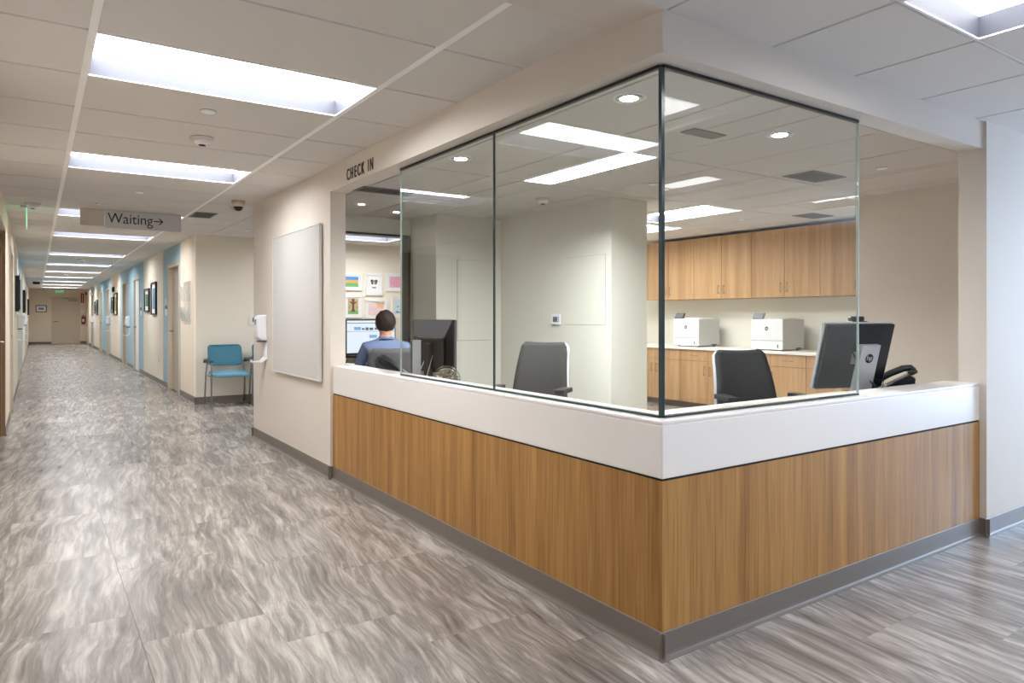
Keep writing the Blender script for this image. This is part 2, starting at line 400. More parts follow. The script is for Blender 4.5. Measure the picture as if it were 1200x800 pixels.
# knee walls below the counters
# office inner walls
WX0, WX1, WZ0, WZ1 = .20, 1.672, .78, 2.15
walls('wall_office_end', [(.10, 5.5, 0, WX0, 5.62, HC+.1), (WX0, 5.5, 0, WX1, 5.62, WZ0), (WX0, 5.5, WZ1, WX1, 5.62, HC+.1), (WX1, 5.5, 0, 2.0, 5.62, HC+.1)], M['wall_in'])
walls('wall_office_chase', [(1.69, 4.88, 0, 2.52, 5.5, HF+.12), (2.52, 3.03, 0, 2.98, 6.2, HF+.12)], M['wall_in'])
walls('wall_office_back', [(2.98, 6.08, 0, 6.05, 6.2, HF+.12)], M['wall_in'])
walls('wall_office_cabinets', [(5.93, 1.65, 0, 6.05, 6.08, HF+.12)], M['wall_in'])
walls('wall_office_right', [(4.42, .11, 0, 5.93, 1.78, HF+.12)], M['wall'])
# alcove walls
walls('wall_alcove_back', [(XW, 8.75, 0, 3.6, 8.87, HC+.1)], M['alcove'])
walls('wall_alcove_front', [(2.0, 5.5, 0, 3.6, 5.62, HC+.1)], M['cream'])
walls('wall_alcove_side', [(3.6, 5.5, 0, 3.7, 8.87, HC+.1)], M['cream'])
# foyer outer walls, window opening in the east one
walls('wall_foyer_right', [(6.4, -5.2, 0, 6.5, -2.5, 2.45), (6.4, -.2, 0, 6.5, .11, 2.45), (6.4, -2.5, 0, 6.5, -.2, .35), (6.4, -2.5, 2.2, 6.5, -.2, 2.45)], M['wall'])
walls('wall_foyer_back', [(-4.3, -5.3, 0, 6.5, -5.2, 2.45)], M['wall'])
walls('wall_foyer_left', [(-4.3, -5.2, 0, -4.2, .35, 2.45)], M['wall'])
walls('wall_foyer_front', [(-4.2, .25, 0, XL-.12, .35, 2.55)], M['wall'])
bm = B()
for b in ((6.42, -2.5, .35, 6.48, -2.44, 2.2), (6.42, -.26, .35, 6.48, -.2, 2.2), (6.42, -1.38, .41, 6.48, -1.32, 2.14), (6.42, -2.44, .35, 6.48, -.26, .41), (6.42, -2.44, 2.14, 6.48, -.26, 2.2)): box(bm, *b)
w2 = struct('window_2', bm, M['frame'])
bm = B(); box(bm, 6.447, -2.44, .41, 6.453, -.26, 2.14); struct('window_pane', bm, M['wglass'], w2)

# --- long corridor walls with door openings
def long_wall(name, xf, xb, segs, doors):
    """segs = (y0,y1,material index), doors = (y0,y1,top)"""
    bm = B(); x0, x1 = min(xf, xb), max(xf, xb)
    cuts = sorted({s[0] for s in segs} | {s[1] for s in segs} | {d[0] for d in doors} | {d[1] for d in doors})
    for a, b in zip(cuts, cuts[1:]):
        c = (a+b)/2; mi = [s[2] for s in segs if s[0] <= c <= s[1]][0]; d = [q for q in doors if q[0] <= c <= q[1]]
        box(bm, x0, a, d[0][2] if d else 0, x1, b, HC+.1, mi=mi)
    return struct(name, bm, [M['cream'], M['blue']])
DR = [(10.09, 11.13, 2.03), (15.16, 16.15, 2.03), (17.6, 18.6, 2.03), (22.6, 23.55, 2.03), (25.35, 26.3, 2.03), (29.75, 30.75, 2.03), (32.6, 33.5, 2.03)]
long_wall('wall_corridor_right', XW, .10, [(8.87, 10.0, 0), (10.0, 11.76, 1), (11.76, 14.45, 0), (14.45, 19.3, 1), (19.3, 22.1, 0), (22.1, 26.6, 1), (26.6, 29.3, 0), (29.3, 31.2, 1), (31.2, YE, 0)], DR)
DL = [(8.6, 9.5, 2.03), (13.6, 14.6, 2.03), (16.2, 17.1, 2.03), (23.5, 24.5, 2.03), (26.5, 27.5, 2.03)]
# recess off the corridor at the very left: its far wall holds a brown door
walls('wall_vestibule', [(XL-1.5, 7.10, 0, XL-.12, 7.22, HC+.1), (XL-1.62, 4.6, 0, XL-1.5, 7.22, HC+.1), (XL-1.5, 4.48, 0, XL-.12, 4.6, HC+.1)], M['cream'])
walls('wall_vestibule_head', [(XL-.12, 4.6, 2.12, XL, 7.10, HC+.1), (XL-.12, .35, 0, XL, 4.6, HC+.1)], M['cream'])
bm = B(); box(bm, XL-1.5, 4.6, HC, XL-.12, 7.1, HC+.1); struct('ceiling', bm, M['soffit'], label='plain plasterboard ceiling of the recess')
long_wall('wall_corridor_left', XL, XL-.12, [(7.10, 13.0, 0), (13.0, 17.4, 1), (17.4, 23.0, 0), (23.0, 28.2, 1), (28.2, YE, 0)], DL)
walls('wall_corridor_end', [(XL-.12, YE, 0, .10, YE+.1, HC+.1)], M['cream'])

# --- doors (steel frame, inset leaf, lever)
dn = [0]
def door(side, y0, y1, top, leaf, leafx=.05, lever=True, hinge_far=True, framem=None):
    """side +1: right wall (faces -x), -1: left wall"""
    dn[0] += 1; xf = XW if side > 0 else XL; s = side
    bm = B(); f = .05
    def bb(a0, y_0, z_0, a1, y_1, z_1, bv=0):
        xa, xb = xf+s*a0, xf+s*a1; box(bm, min(xa, xb), y_0, z_0, max(xa, xb), y_1, z_1, bv)
    bb(-.012, y0-f, 0, .122, y0+.006, top+f, .004); bb(-.012, y1-.006, 0, .122, y1+f, top+f, .004); bb(-.012, y0+.006, top-.006, .122, y1-.006, top+f, .004)
    o = struct('door_%d' % dn[0], bm, framem or M['frame'])
    bm = B(); bb(leafx, y0+.009, .008, leafx+.045, y1-.009, top-.009, .002)
    l = struct('door_leaf', bm, leaf, o)
    if lever:
        bm = B(); yh = (y0+.09) if hinge_far else (y1-.09); d = 1 if hinge_far else -1; xs_ = xf+s*leafx
        lathe(bm, [(.030, 0), (.030, -s*.008), (.012, -s*.010), (.012, -s*.055)], (xs_, yh, .98), 16, 'X')
        tube(bm, [(xs_-s*.05, yh, .98), (xs_-s*.052, yh+d*.05, .98), (xs_-s*.050, yh+d*.12, .975)], .010)
        struct('door_handle', bm, M['steel'], o)
    return o
for i, (a, b, t) in enumerate(DR):
    door(1, a, b, t, M['doorlit'] if i == 1 else M['door'], leafx=.05 if i != 1 else .03, hinge_far=False)
for i, (a, b, t) in enumerate(DL):
    door(-1, a, b, t, M['door'], hinge_far=False)
# brown door in the recess, facing the viewer, latch edge at the corridor corner
dn[0] += 1; vx0, vx1 = XL-.97, XL-.03
bm = B()
for b in ((vx0-.05, 7.085, 0, vx0, 7.10, 2.11), (vx1, 7.085, 0, XL, 7.10, 2.11), (vx0, 7.085, 2.06, vx1, 7.10, 2.11)): box(bm, *b)
o = struct('door_%d' % dn[0], bm, M['doorb'])
bm = B(); box(bm, vx0+.003, 7.06, .01, vx1-.003, 7.0995, 2.057, .002); struct('door_leaf', bm, M['doorb'], o)
bm = B(); box(bm, vx1-.085, 7.052, .93, vx1-.035, 7.06, 1.11, .003); lathe(bm, [(.012, 0), (.012, -.055)], (vx1-.06, 7.053, .965), 14, 'Y'); tube(bm, [(vx1-.06, 7.0, .965), (vx1-.12, 6.995, .965), (vx1-.19, 7.0, .96)], .011); tube(bm, [(vx1-.06, 7.0, .965), (vx1-.02, 7.0, .965), (vx1+.02, 7.0, .966)], .011); struct('door_handle', bm, M['steel'], o)
# door at the far end
dn[0] += 1
ex0, ex1, et = -1.25, -.29, 2.0
bm = B()
for b in ((ex0-.05, YE-.02, 0, ex0, YE, et+.05), (ex1, YE-.02, 0, ex1+.05, YE, et+.05), (ex0, YE-.02, et, ex1, YE, et+.05)): box(bm, *b)
o = struct('door_%d' % dn[0], bm, M['frame'])
bm = B(); box(bm, ex0, YE-.012, .01, ex1, YE-.001, et-.002); box(bm, ex0, YE-.0135, .905, ex1, YE-.012, .915)
struct('door_leaf', bm, M['frame'], o)
bm = B(); lathe(bm, [(.03, 0), (.03, -.01), (.012, -.012), (.012, -.05)], (ex0+.07, YE-.012, .98), 16, 'Y'); tube(bm, [(ex0+.07, YE-.06, .98), (ex0+.19, YE-.06, .98)], .01)
struct('door_handle', bm, M['steel'], o)
bm = B(); box(bm, ex1-.36, YE-.08, 1.87, ex1-.06, YE-.013, 1.94, .006); tube(bm, [(ex1-.3, YE-.08, 1.95), (ex1-.45, YE-.13, 1.99), (ex1-.52, YE-.03, 1.99)], .008)
struct('door_closer', bm, M['steel'], o)

# --- interior window at the end of the office
bm = B(); t = .022
for b in ((WX0, 5.47, WZ0, WX0+t, 5.65, WZ1), (WX1-t, 5.47, WZ0, WX1, 5.65, WZ1), (WX0+t, 5.47, WZ1-t, WX1-t, 5.65, WZ1), (WX0+t, 5.47, WZ0, WX1-t, 5.65, WZ0+t)): box(bm, *b)
w1 = struct('window_1', bm, M['black'])
bm = B(); box(bm, WX0+t, 5.557, WZ0+t, WX1-t, 5.563, WZ1-t); struct('window_pane', bm, M['wglass'], w1)

# --- cove base
def cove(name, runs, h=.098):
    """runs = (x0,y0,x1,y1,nx,ny): wall line and the outward normal"""
    bm = B()
    for x0, y0, x1, y1, nx, ny in runs:
        prof = [(0, 0), (.019, 0), (.0185, .003), (.010, .007), (.0055, .014), (.004, .024), (.004, h-.002), (.002, h), (0, h)]
        A = [bm.verts.new((x0+nx*p, y0+ny*p, z)) for p, z in prof]; C = [bm.verts.new((x1+nx*p, y1+ny*p, z)) for p, z in prof]
        k = len(prof)
        for i in range(k): bm.faces.new((A[i], A[(i+1) % k], C[(i+1) % k], C[i]))
        bm.faces.new(A[::-1]); bm.faces.new(C)
    return struct(name, bm, M['base'])
cove('baseboard_desk_left', [(0, -.0185, 0, 3.37, -1, 0)])
cove('baseboard_desk_right', [(-.0185, 0, 2.545, 0, 0, -1)])
cove('baseboard_pier', [(XW, 3.352, XW, 5.638, -1, 0), (XW-.018, 3.37, 0, 3.37, 0, -1), (XW-.018, 5.62, 3.6, 5.62, 0, 1)])
cove('baseboard_right', [(2.527, -.035, 6.4, -.035, 0, -1), (2.545, -.053, 2.545, 0, -1, 0)])
cove('baseboard_alcove', [(XW-.018, 8.75, 3.6, 8.75, 0, -1)])
def base_segs(x, n, doors, ya, yb):
    r = []; y = ya
    for a, b, t in doors:
        r.append((x, y, x, a-.05, n, 0)); y = b+.05
    r.append((x, y, x, yb, n, 0)); return r
cove('baseboard_corridor_right', base_segs(XW, -1, DR, 8.732, YE))
cove('baseboard_corridor_left', base_segs(XL, 1, DL, 7.10, YE))
cove('baseboard_corridor_end', [(XL, YE, ex0-.05, YE, 0, -1), (ex1+.05, YE, XW, YE, 0, -1)])
cove('baseboard_office', [(1.69, 4.88, 2.52, 4.88, 0, -1), (2.52, 3.012, 2.52, 4.88, -1, 0), (2.502, 3.03, 2.98, 3.03, 0, -1), (4.42, .11, 4.42, 1.798, -1, 0), (.10, 5.5, 1.69, 5.5, 0, -1)])

# ================================================================ RECEPTION DESK
desk = thing('reception_desk', 'L-shaped check-in desk with oak front and white solid surface band', 'reception desk', (0, 0, 0))
bm = B()
prism(bm, [(0, 3.37), (0, 0), (2.545, 0), (2.545, .011), (.011, .011), (.011, 3.37)], .098, .640, 'Z')
obj('wood_panel', bm, M['wood'], desk)
bm = B(); prism(bm, [(.006, 3.37), (.006, .006), (2.545, .006), (2.545, .014), (.014, .014), (.014, 3.37)], .640, .648, 'Z'); obj('shadow_gap', bm, M['dark'], desk)
bm = B()
prism(bm, [(0, 3.37), (0, 0), (2.545, 0), (2.545, .10), (.10, .10), (.10, 3.37)], .648, .842, 'Z')
prism(bm, [(0, 3.37), (0, 0), (2.545, 0), (2.545, .19), (.19, .19), (.19, 3.37)], .842, BAND_Z, 'Z')
bm2 = B(); prism(bm2, [(.014, 3.37), (.014, .014), (2.545, .014), (2.545, .10), (.10, .10), (.10, 3.37)], 0, .640, 'Z'); obj('inner_panel', bm2, M['wall_in'], desk)
ct = obj('counter_band', bm, M['solid'], desk)
bv = ct.modifiers.new('b', 'BEVEL'); bv.width = .004; bv.segments = 2; bv.limit_method = 'ANGLE'

# ================================================================ GLAZING
GI = .066; GT = .010; GX = 1.40; GY = 2.31; GB = BAND_Z+.004; GZ = OPEN_Z-.002
def pane(label, x0, y0, x1, y1):
    o = thing('glass_pane', label, 'glass pane', ((x0+x1)/2, (y0+y1)/2, BAND_Z), group=None)
    bm = B(); lx, ly = (x1-x0)/2, (y1-y0)/2
    if x1-x0 > y1-y0: box(bm, -lx, -GT/2, .008, lx, GT/2, GZ-BAND_Z-.006)
    else: box(bm, -GT/2, -ly, .008, GT/2, ly, GZ-BAND_Z-.006)
    for v in bm.verts: pass
    obj('glass_sheet', bm, M['glass'], o)
    bm = B(); bb = B(); w = .009
    if x1-x0 > y1-y0:
        box(bm, -lx, -w, GZ-BAND_Z-.012, lx, w, GZ-BAND_Z); box(bb, -lx, -w, .001, lx, w, .009)
    else:
        box(bm, -w, -ly, GZ-BAND_Z-.012, w, ly, GZ-BAND_Z); box(bb, -w, -ly, .001, w, ly, .009)
    obj('top_channel', bm, M['black'], o); obj('bottom_channel', bb, M['gedge'], o)
    return o
pL = pane('tall clear glass pane at the desk corner, facing the corridor', GI-.005, GI+.006, GI+.005, 1.213)
pM = pane('clear glass pane facing the corridor, next to the open pass-through', GI-.005, 1.219, GI+.005, GY)
pR = pane('wide clear glass pane facing the foyer at the right of the desk corner', GI+.006, GI-.005, GX, GI+.005)
H = GZ-BAND_Z
def edge(parent, x, y, wx, wy, m, name):
    bm = B(); box(bm, x-wx/2-parent.location.x, y-wy/2-parent.location.y, .009, x+wx/2-parent.location.x, y+wy/2-parent.location.y, H-.012); obj(name, bm, m, parent)
edge(pL, GI-.001, GI-.001, .016, .016, M['gedge'], 'corner_joint')
edge(pM, GI, 1.216, .011, .005, M['gedge'], 'silicone_joint')
edge(pM, GI, GY+.002, .0105, .003, M['gedgel'], 'polished_edge')
edge(pR, GX+.002, GI, .003, .0105, M['gedgel'], 'polished_edge')

# ================================================================ CEILING LIGHTS
def troffer(x0, y0, x1, y1, z, lens, label, group, name='ceiling_light'):
    cx, cy = (x0+x1)/2, (y0+y1)/2; a, b = (x1-x0)/2, (y1-y0)/2
    o = thing(name, label, 'ceiling light', (cx, cy, z), group=group)
    bm = B(); f = .016; d = .085
    for q in ((-a+.006, -b+.006, -a+f, b-.006), (a-f, -b+.006, a-.006, b-.006), (-a+f, -b+.006, a-f, -b+f), (-a+f, b-f, a-f, b-.006)): box(bm, q[0], q[1], -.003, q[2], q[3], .006)
    obj('frame', bm, M['tee'], o)
    bm = B()
    P = lambda x, y, zz: bm.verts.new((x, y, zz))
    lo = [P(-a+f, -b+f, .002), P(a-f, -b+f, .002), P(a-f, b-f, .002), P(-a+f, b-f, .002)]
    hi = [P(-a+f+.004, -b+f+.004, d), P(a-f-.004, -b+f+.004, d), P(a-f-.004, b-f-.004, d), P(-a+f+.004, b-f-.004, d)]
    for i in range(4): bm.faces.new((lo[i], lo[(i+1) % 4], hi[(i+1) % 4], hi[i]))
    obj('reflector', bm, M['reflector'], o, recalc=False)
    bm = B(); box(bm, -a+f+.004, -b+f+.004, d, a-f-.004, b-f-.004, d+.01); obj('diffuser', bm, lens, o)
    return o
names = ['nearest of the corridor ceiling lights, two tiles before the smoke detector', 'second corridor ceiling light, just before the Waiting sign', 'corridor ceiling light half hidden behind the Waiting sign', 'first corridor ceiling light beyond the Waiting sign', 'second corridor ceiling light beyond the Waiting sign', 'third corridor ceiling light beyond the Waiting sign']
cl = None
for i, y in enumerate(LIGHTROWS):
    lab = names[i] if i < len(names) else 'thin bright ceiling light strip far down the corridor, near its end'
    if cl is None: cl = troffer(-1.675, y, -.455, y+.61, HC, M['lamp'], lab, 'recessed corridor ceiling lights')
    else: dup(cl, (cl.location.x, y+.305, HC), label=lab)
troffer(*WL[0], HC, M['lamp'], 'ceiling light over the waiting alcove, seen through the office end window', 'alcove lights')
fl = troffer(*FL[0], HF, M['lamp_f'], 'bright foyer ceiling light at the top right, beside the desk beam', 'foyer ceiling lights')
for h in FL[1:]:
    dup(fl, ((h[0]+h[2])/2, (h[1]+h[3])/2, HF), label='unseen ceiling light added to brighten the foyer')  # added fixtures, never in view, placed only for the light they give
troffer(*OL[0][:4], HF, M['lamp_s'], 'long narrow ceiling light over the middle of the glazed office', 'office ceiling lights')
troffer(*OL[1][:4], HF, M['lamp_in'], 'ceiling light in front of the oak wall cabinets, nearer one', 'office ceiling lights')
troffer(*OL[2][:4], HF, M['lamp_in'], 'ceiling light at the back of the office beyond the wall cabinets middle', 'office ceiling lights')
def downlight(x, y, label, r=.085):
    o = thing('downlight', label, 'downlight', (x, y, HF), group='round office downlights')
    bm = B(); lathe(bm, [(r, .0), (r, -.004), (r-.014, -.005), (r-.02, .001)], seg=28); obj('trim_ring', bm, M['tee'], o)
    bm = B(); lathe(bm, [(r-.02, -.0045), (r-.024, -.0062), (r-.042, -.0058)], seg=28, smooth=False); obj('reflector', bm, M['chrome'], o)
    bm = B(); lathe(bm, [(r-.040, -.006), (r-.044, -.0075), (.001, -.0075)], seg=24); obj('lens', bm, M['lamp_d'], o)
    return o
downlight(.591, .787, 'round downlight in the office ceiling nearest the desk corner')
downlight(.572, 2.428, 'round downlight behind the left end of the corridor glass')
downlight(1.839, .792, 'round downlight behind the foyer glass, right of the corner')
downlight(.77, 4.70, 'small round downlight above the open pass-through, over the seated person', .07)

downlight(1.27, 4.98, 'small round downlight near the end window and recessed office wall', .07)

# ================================================================ CEILING FITTINGS
def detector(x, y, z, label, s=1):
    o = thing('smoke_detector', label, 'smoke detector', (x, y, z))
    bm = B(); lathe(bm, [(.07*s, -.0005), (.07*s, -.012*s), (.062*s, -.018*s)], seg=28); obj('base', bm, M['soffit'], o)
    bm = B(); lathe(bm, [(.052*s, -.018*s), (.048*s, -.034*s), (.034*s, -.045*s), (.02*s, -.048*s)], seg=28); obj('head', bm, M['tee'], o)
    bm = B(); lathe(bm, [(.022*s, -.0465*s), (.020*s, -.052*s), (.008*s, -.054*s)], seg=16); obj('sensor', bm, M['dark'], o)
    return o
detector(-.993, 2.978, HC, 'round white smoke detector on the corridor ceiling between the first two lights')
detector(2.05, 3.45, HF, 'white smoke detector on the office ceiling beyond the long light')
detector(-1.89, 6.75, HC, 'smoke detector high on the left, by the green exit sign')
detector(-1.1, 14.5, HC, 'smoke detector on the corridor ceiling past the Waiting sign', 1.2)
detector(-1.2, 20.5, HC, 'small smoke detector far along the corridor ceiling', 1.2)
def disc(x, y, z, label, r=.04):
    o = thing('sprinkler', label, 'sprinkler', (x, y, z), group='flush sprinkler covers')
    bm = B(); lathe(bm, [(r, -.0005), (r, -.006), (r-.006, -.009)], seg=24); obj('cover_plate', bm, M['tee'], o)
    bm = B(); lathe(bm, [(r+.002, -.0005), (r+.002, -.002)], seg=24); obj('ring', bm, M['vent'], o)
disc(-1.078, 2.345, HC, 'flat round sprinkler cover just past the nearest corridor light')
disc(-1.084, 5.405, HC, 'flat sprinkler cover past the second corridor light')
disc(-1.342, 6.408, HC, 'small sprinkler cover above the left part of the Waiting sign', .025)
disc(.45, 7.84, HC, 'thin sprinkler cover on the alcove ceiling above the teal chair', .035)
disc(2.36, 2.35, HF, 'sprinkler cover on the office ceiling right of the long light', .04)
disc(4.75, 3.3, HF, 'sprinkler cover on the office ceiling before the wall cabinets', .04)
disc(3.3, .95, HF, 'sprinkler cover on the office ceiling by the right hand opening', .04)
o = thing('security_camera', 'domed security camera on the corridor ceiling near the pier corner', 'security camera', (-.221, 5.40, HC))
bm = B(); lathe(bm, [(.062, -.0005), (.062, -.055), (.056, -.06)], seg=28); obj('housing', bm, M['frame'], o)
bm = B(); lathe(bm, [(.044, -.06), (.042, -.075), (.032, -.09), (.016, -.1), (.002, -.102)], seg=24); obj('dome', bm, M['black'], o)
def vent(x0, y0, x1, y1, z, label, along='x', n=9):
    o = thing('ceiling_vent', label, 'air vent', ((x0+x1)/2, (y0+y1)/2, z)); a, b = (x1-x0)/2, (y1-y0)/2
    bm = B(); f = .018
    for q in ((-a, -b, -a+f, b), (a-f, -b, a, b), (-a+f, -b, a-f, -b+f), (-a+f, b-f, a-f, b)): box(bm, q[0], q[1], -.006, q[2], q[3], -.0005)
    obj('frame', bm, M['vent'], o)
    bm = B(); box(bm, -a+f, -b+f, -.0014, a-f, b-f, -.0006); obj('backing', bm, M['dark'], o)
    bm = B()
    for i in range(n):
        t = (i+.5)/n
        if along == 'x': y = -b+f+(2*b-2*f)*t; box(bm, -a+f, y-.004, -.0055, a-f, y+.004, -.0015)
        else: x = -a+f+(2*a-2*f)*t; box(bm, x-.004, -b+f, -.0055, x+.004, b-f, -.0015)
    obj('louvers', bm, M['vent'], o)
vent(-.43, 6.42, -.20, 6.86, HC, 'square grey vent in the corridor ceiling beside the Waiting sign')
vent(2.96, 1.28, 3.40, 1.55, HF, 'grey rectangular vent in the office ceiling right of the round downlight')
vent(1.30, .98, 1.58, 1.09, HF, 'small grey vent in the office ceiling near the desk corner')
vent(.42, 3.78, .92, 4.02, HF, 'long dark slot vent in the office ceiling over the pass-through', n=4)
vent(4.95, 2.55, 5.35, 2.8, HF, 'grey vent in the office ceiling close to the wall cabinets')

# --- Waiting sign
o = thing('hanging_sign', 'silver hanging Waiting sign with a right arrow across the corridor', 'sign', (-.90, 6.80, HC-.002))
bm = B(); prism(bm, [(-.012, 0), (.012, 0), (.010, -.19), (-.010, -.19)], -.36, .385, 'X'); obj('sign_panel', bm, M['signp'], o)
bm = B(); box(bm, -.58, -.005, -.175, -.362, .005, -.0005); obj('side_panel', bm, M['soffit'], o)
textmesh('lettering', 'Waiting', .155, M['text'], o, (-.115, -.0125, -.088), (PI/2, 0, 0), .001, .88)
bm = B(); prism(bm, rrect(-.045, -.006, .035, .006, .002, 2), -.0145, -.0125, 'Y')
prism(bm, [(.0, .036), (.014, .036), (.05, 0), (.014, -.036), (0, -.036), (.032, 0)], -.0146, -.0124, 'Y')
ar = obj('arrow', bm, M['text'], o); ar.location = (.155, 0, -.09)
# --- green exit sign, seen edge on
o = thing('exit_sign', 'green edge-lit EXIT sign hanging edge-on at the left of the corridor', 'exit sign', (-1.94, 7.05, HC))
bm = B(); box(bm, -.05, -.14, -.026, .05, .14, -.0005, .004); obj('canopy', bm, M['signp'], o)
bm = B(); box(bm, -.004, -.15, -.215, .004, .15, -.026); obj('panel', bm, M['green'], o)
textmesh('lettering', 'EXIT', .15, M['exitp'], o, (.0055, 0, -.12), (PI/2, 0, PI/2), .0008)
# --- EXIT at the far end
o = thing('exit_sign', 'green EXIT sign above the door at the far end of the corridor', 'exit sign', (-1.0, YE-.25, HC))
bm = B(); box(bm, -.13, -.03, -.02, .13, .03, -.0005); obj('canopy', bm, M['signp'], o)
bm = B(); box(bm, -.15, -.003, -.17, .15, .003, -.02); obj('panel', bm, M['exitp'], o)
textmesh('lettering', 'EXIT', .15, M['green'], o, (0, -.004, -.095), (PI/2, 0, 0), .0008)
# --- CHECK IN letters on the beam
o = thing('check_in_sign', 'black raised CHECK IN letters on the beam above the pass-through', 'sign', (XW, 2.79, 2.238))
X = .243; widths = {'C': .052, 'H': .056, 'E': .048, 'K': .054, 'I': .024, 'N': .060, ' ': .036}
for ch in 'CHECK IN':
    w = widths[ch]*1.29
    if ch != ' ':
        t = textmesh('letter', ch, .116, M['text'], o, (-.0025, X-w/2, 0), (PI/2, 0, -PI/2), .0022, .66)
    X -= w

# ================================================================ ITEMS ON THE PIER WALL
o = thing('wall_board', 'tall blank pale grey board on the pier wall left of the desk', 'board', (XW, 4.18, 1.34))
bm = B(); box(bm, -.028, -.635, -.605, -.010, .635, .605); obj('panel', bm, M['board'], o)
bm = B()
for q in ((-.032, -.645, -.615, -.008, -.635, .615), (-.032, .635, -.615, -.008, .645, .615), (-.032, -.635, -.615, -.008, .635, -.605), (-.032, -.635, .605, -.008, .635, .615)): box(bm, *q)
obj('edge_frame', bm, M['boarde'], o)
bm = B(); box(bm, -.008, -.6, -.57, 0, .6, .57); obj('mounting_rail', bm, M['dark'], o)
def dispenser(x, y, z, n, label, tray=True, sc=1):
    """n = outward normal along x"""
    o = thing('sanitizer_dispenser', label, 'sanitizer dispenser', (x, y, z), 0 if n < 0 else PI, 'white hand sanitizer dispensers')
    bm = B(); vs = prism(bm, [(0, .13), (-.075, .125), (-.095, .09), (-.10, .0), (-.09, -.085), (-.06, -.115), (0, -.12)], -.065, .065, 'Y')
    b = obj('body', bm, M['white'], o); mo = b.modifiers.new('b', 'BEVEL'); mo.width = .016; mo.segments = 3; mo.limit_method = 'ANGLE'; mo.angle_limit = .7
    bm = B(); box(bm, -.101, -.014, .03, -.092, .014, .085, .004); obj('sight_window', bm, M['lav'], o)
    bm = B(); box(bm, -.075, -.05, -.135, -.002, .05, -.117, .004); obj('nozzle_housing', bm, M['lav'], o)
    if tray:
        bm = B(); prism(bm, [(0, -.12), (-.008, -.12), (-.014, -.28), (-.05, -.315), (-.13, -.318), (-.135, -.30), (-.138, -.325), (-.05, -.328), (0, -.30)], -.045, .045, 'Y')
        obj('drip_tray', bm, M['white'], o)
    return o
dispenser(XW, 5.17, 1.115, -1, 'white hand sanitizer dispenser on the pier beside the blank board')
dispenser(XW, 17.0, 1.09, -1, 'sanitizer dispenser on the blue wall between the second and third corridor doors')
dispenser(XW, 22.35, 1.09, -1, 'sanitizer dispenser on the right wall beyond the tall dark framed pair')
dispenser(XW, 29.4, 1.09, -1, 'farthest sanitizer dispenser on the right-hand corridor wall')
dispenser(XL, 12.6, 1.14, 1, 'sanitizer dispenser on the left corridor wall below the first black frame')
dispenser(XL, 17.9, 1.14, 1, 'farther sanitizer dispenser on the left corridor wall')

# ================================================================ CORRIDOR WALL ITEMS
ART = [cmat('art_green', 96, 120, 84), cmat('art_blue', 120, 150, 180), cmat('art_ochre', 180, 150, 100)]
def picture(x, y0, y1, z0, z1, n, label, k=0, d=.035):
    cy = (y0+y1)/2; w = (y1-y0)/2; h = (z1-z0)/2
    o = thing('framed_picture', label, 'picture', (x, cy, (z0+z1)/2), 0, 'black framed pictures along the corridor'); f = .03
    def bb(a0, u0, v0, a1, u1, v1): box(bm, min(n*a0, n*a1), u0, v0, max(n*a0, n*a1), u1, v1)
    bm = B(); bb(.0, -w, -h, d, -w+f, h); bb(.0, w-f, -h, d, w, h); bb(.0, -w+f, -h, d, w-f, -h+f); bb(.0, -w+f, h-f, d, w-f, h); obj('frame', bm, M['black'], o)
    bm = B(); bb(.002, -w+f, -h+f, .014, w-f, h-f); obj('mat_board', bm, M['paper'], o)
    bm = B(); bb(.014, -w+f+.07, -h+f+.08, .016, w-f-.07, h-f-.08); obj('artwork', bm, ART[k % 3], o)
picture(XW, 12.50, 13.12, 1.25, 1.86, -1, 'larger nearer black-framed picture of the first pair on the right wall', 1)
picture(XW, 13.45, 14.12, 1.31, 1.77, -1, 'smaller black-framed picture of the first pair on the right wall', 0)
picture(XW, 19.95, 20.75, 1.25, 1.86, -1, 'nearer black-framed picture of the second pair on the right wall', 2)
picture(XW, 21.1, 21.7, 1.31, 1.77, -1, 'farther black-framed picture of the second pair on the right wall', 0)
picture(XW, 27.2, 27.9, 1.25, 1.80, -1, 'nearer black-framed picture of the last pair on the right wall', 1)
picture(XW, 28.2, 28.8, 1.31, 1.75, -1, 'farther black-framed picture of the last pair on the right wall', 2)
picture(XL, 11.1, 12.2, 1.30, 1.84, 1, 'nearest black-framed picture on the left corridor wall', 0, .05)
picture(XL, 18.3, 19.6, 1.30, 1.84, 1, 'second black-framed picture on the left corridor wall', 1, .05)
picture(XL, 29.5, 30.9, 1.25, 1.84, 1, 'farthest black-framed picture on the left corridor wall', 2, .05)
def room_sign(y, label):
    o = thing('room_sign', label, 'room sign', (XW, y, 1.38), 0, 'small plaques beside the corridor doors')
    bm = B(); box(bm, -.010, -.075, .03, 0, .075, .15, .002); obj('plate', bm, M['signp'], o)
    bm = B(); box(bm, -.014, -.07, -.03, 0, .07, .028); obj('slider', bm, M['vent'], o)
    bm = B(); box(bm, -.008, -.075, -.14, 0, .075, -.035, .002); obj('note_holder', bm, M['paper'], o)
room_sign(11.4, 'small plaque beside the nearest corridor door on the right wall')
room_sign(14.85, 'small plaque on the blue wall beside the door whitened to suggest a lit room')
o = thing('chart_holder', 'clear acrylic chart holder rack on the right wall nearest the alcove corner', 'chart holder', (XW, 9.42, 1.42))
bm = B(); box(bm, -.010, -.28, -.31, -.001, .28, .315); obj('back_panel', bm, M['clear'], o)
for q, zz in (('a', .03), ('b', -.27)):
    for yy in (-.02, .26):
        bm = B(); prism(bm, [(-.012, 0), (-.035, 0), (-.075, .2), (-.068, .2), (-.032, .012), (-.012, .012)], yy-.24 if yy < 0 else yy-.24, yy if yy > 0 else yy-.0, 'Y')
        p = obj('pocket', bm, M['clear'], o); p.location.z = zz
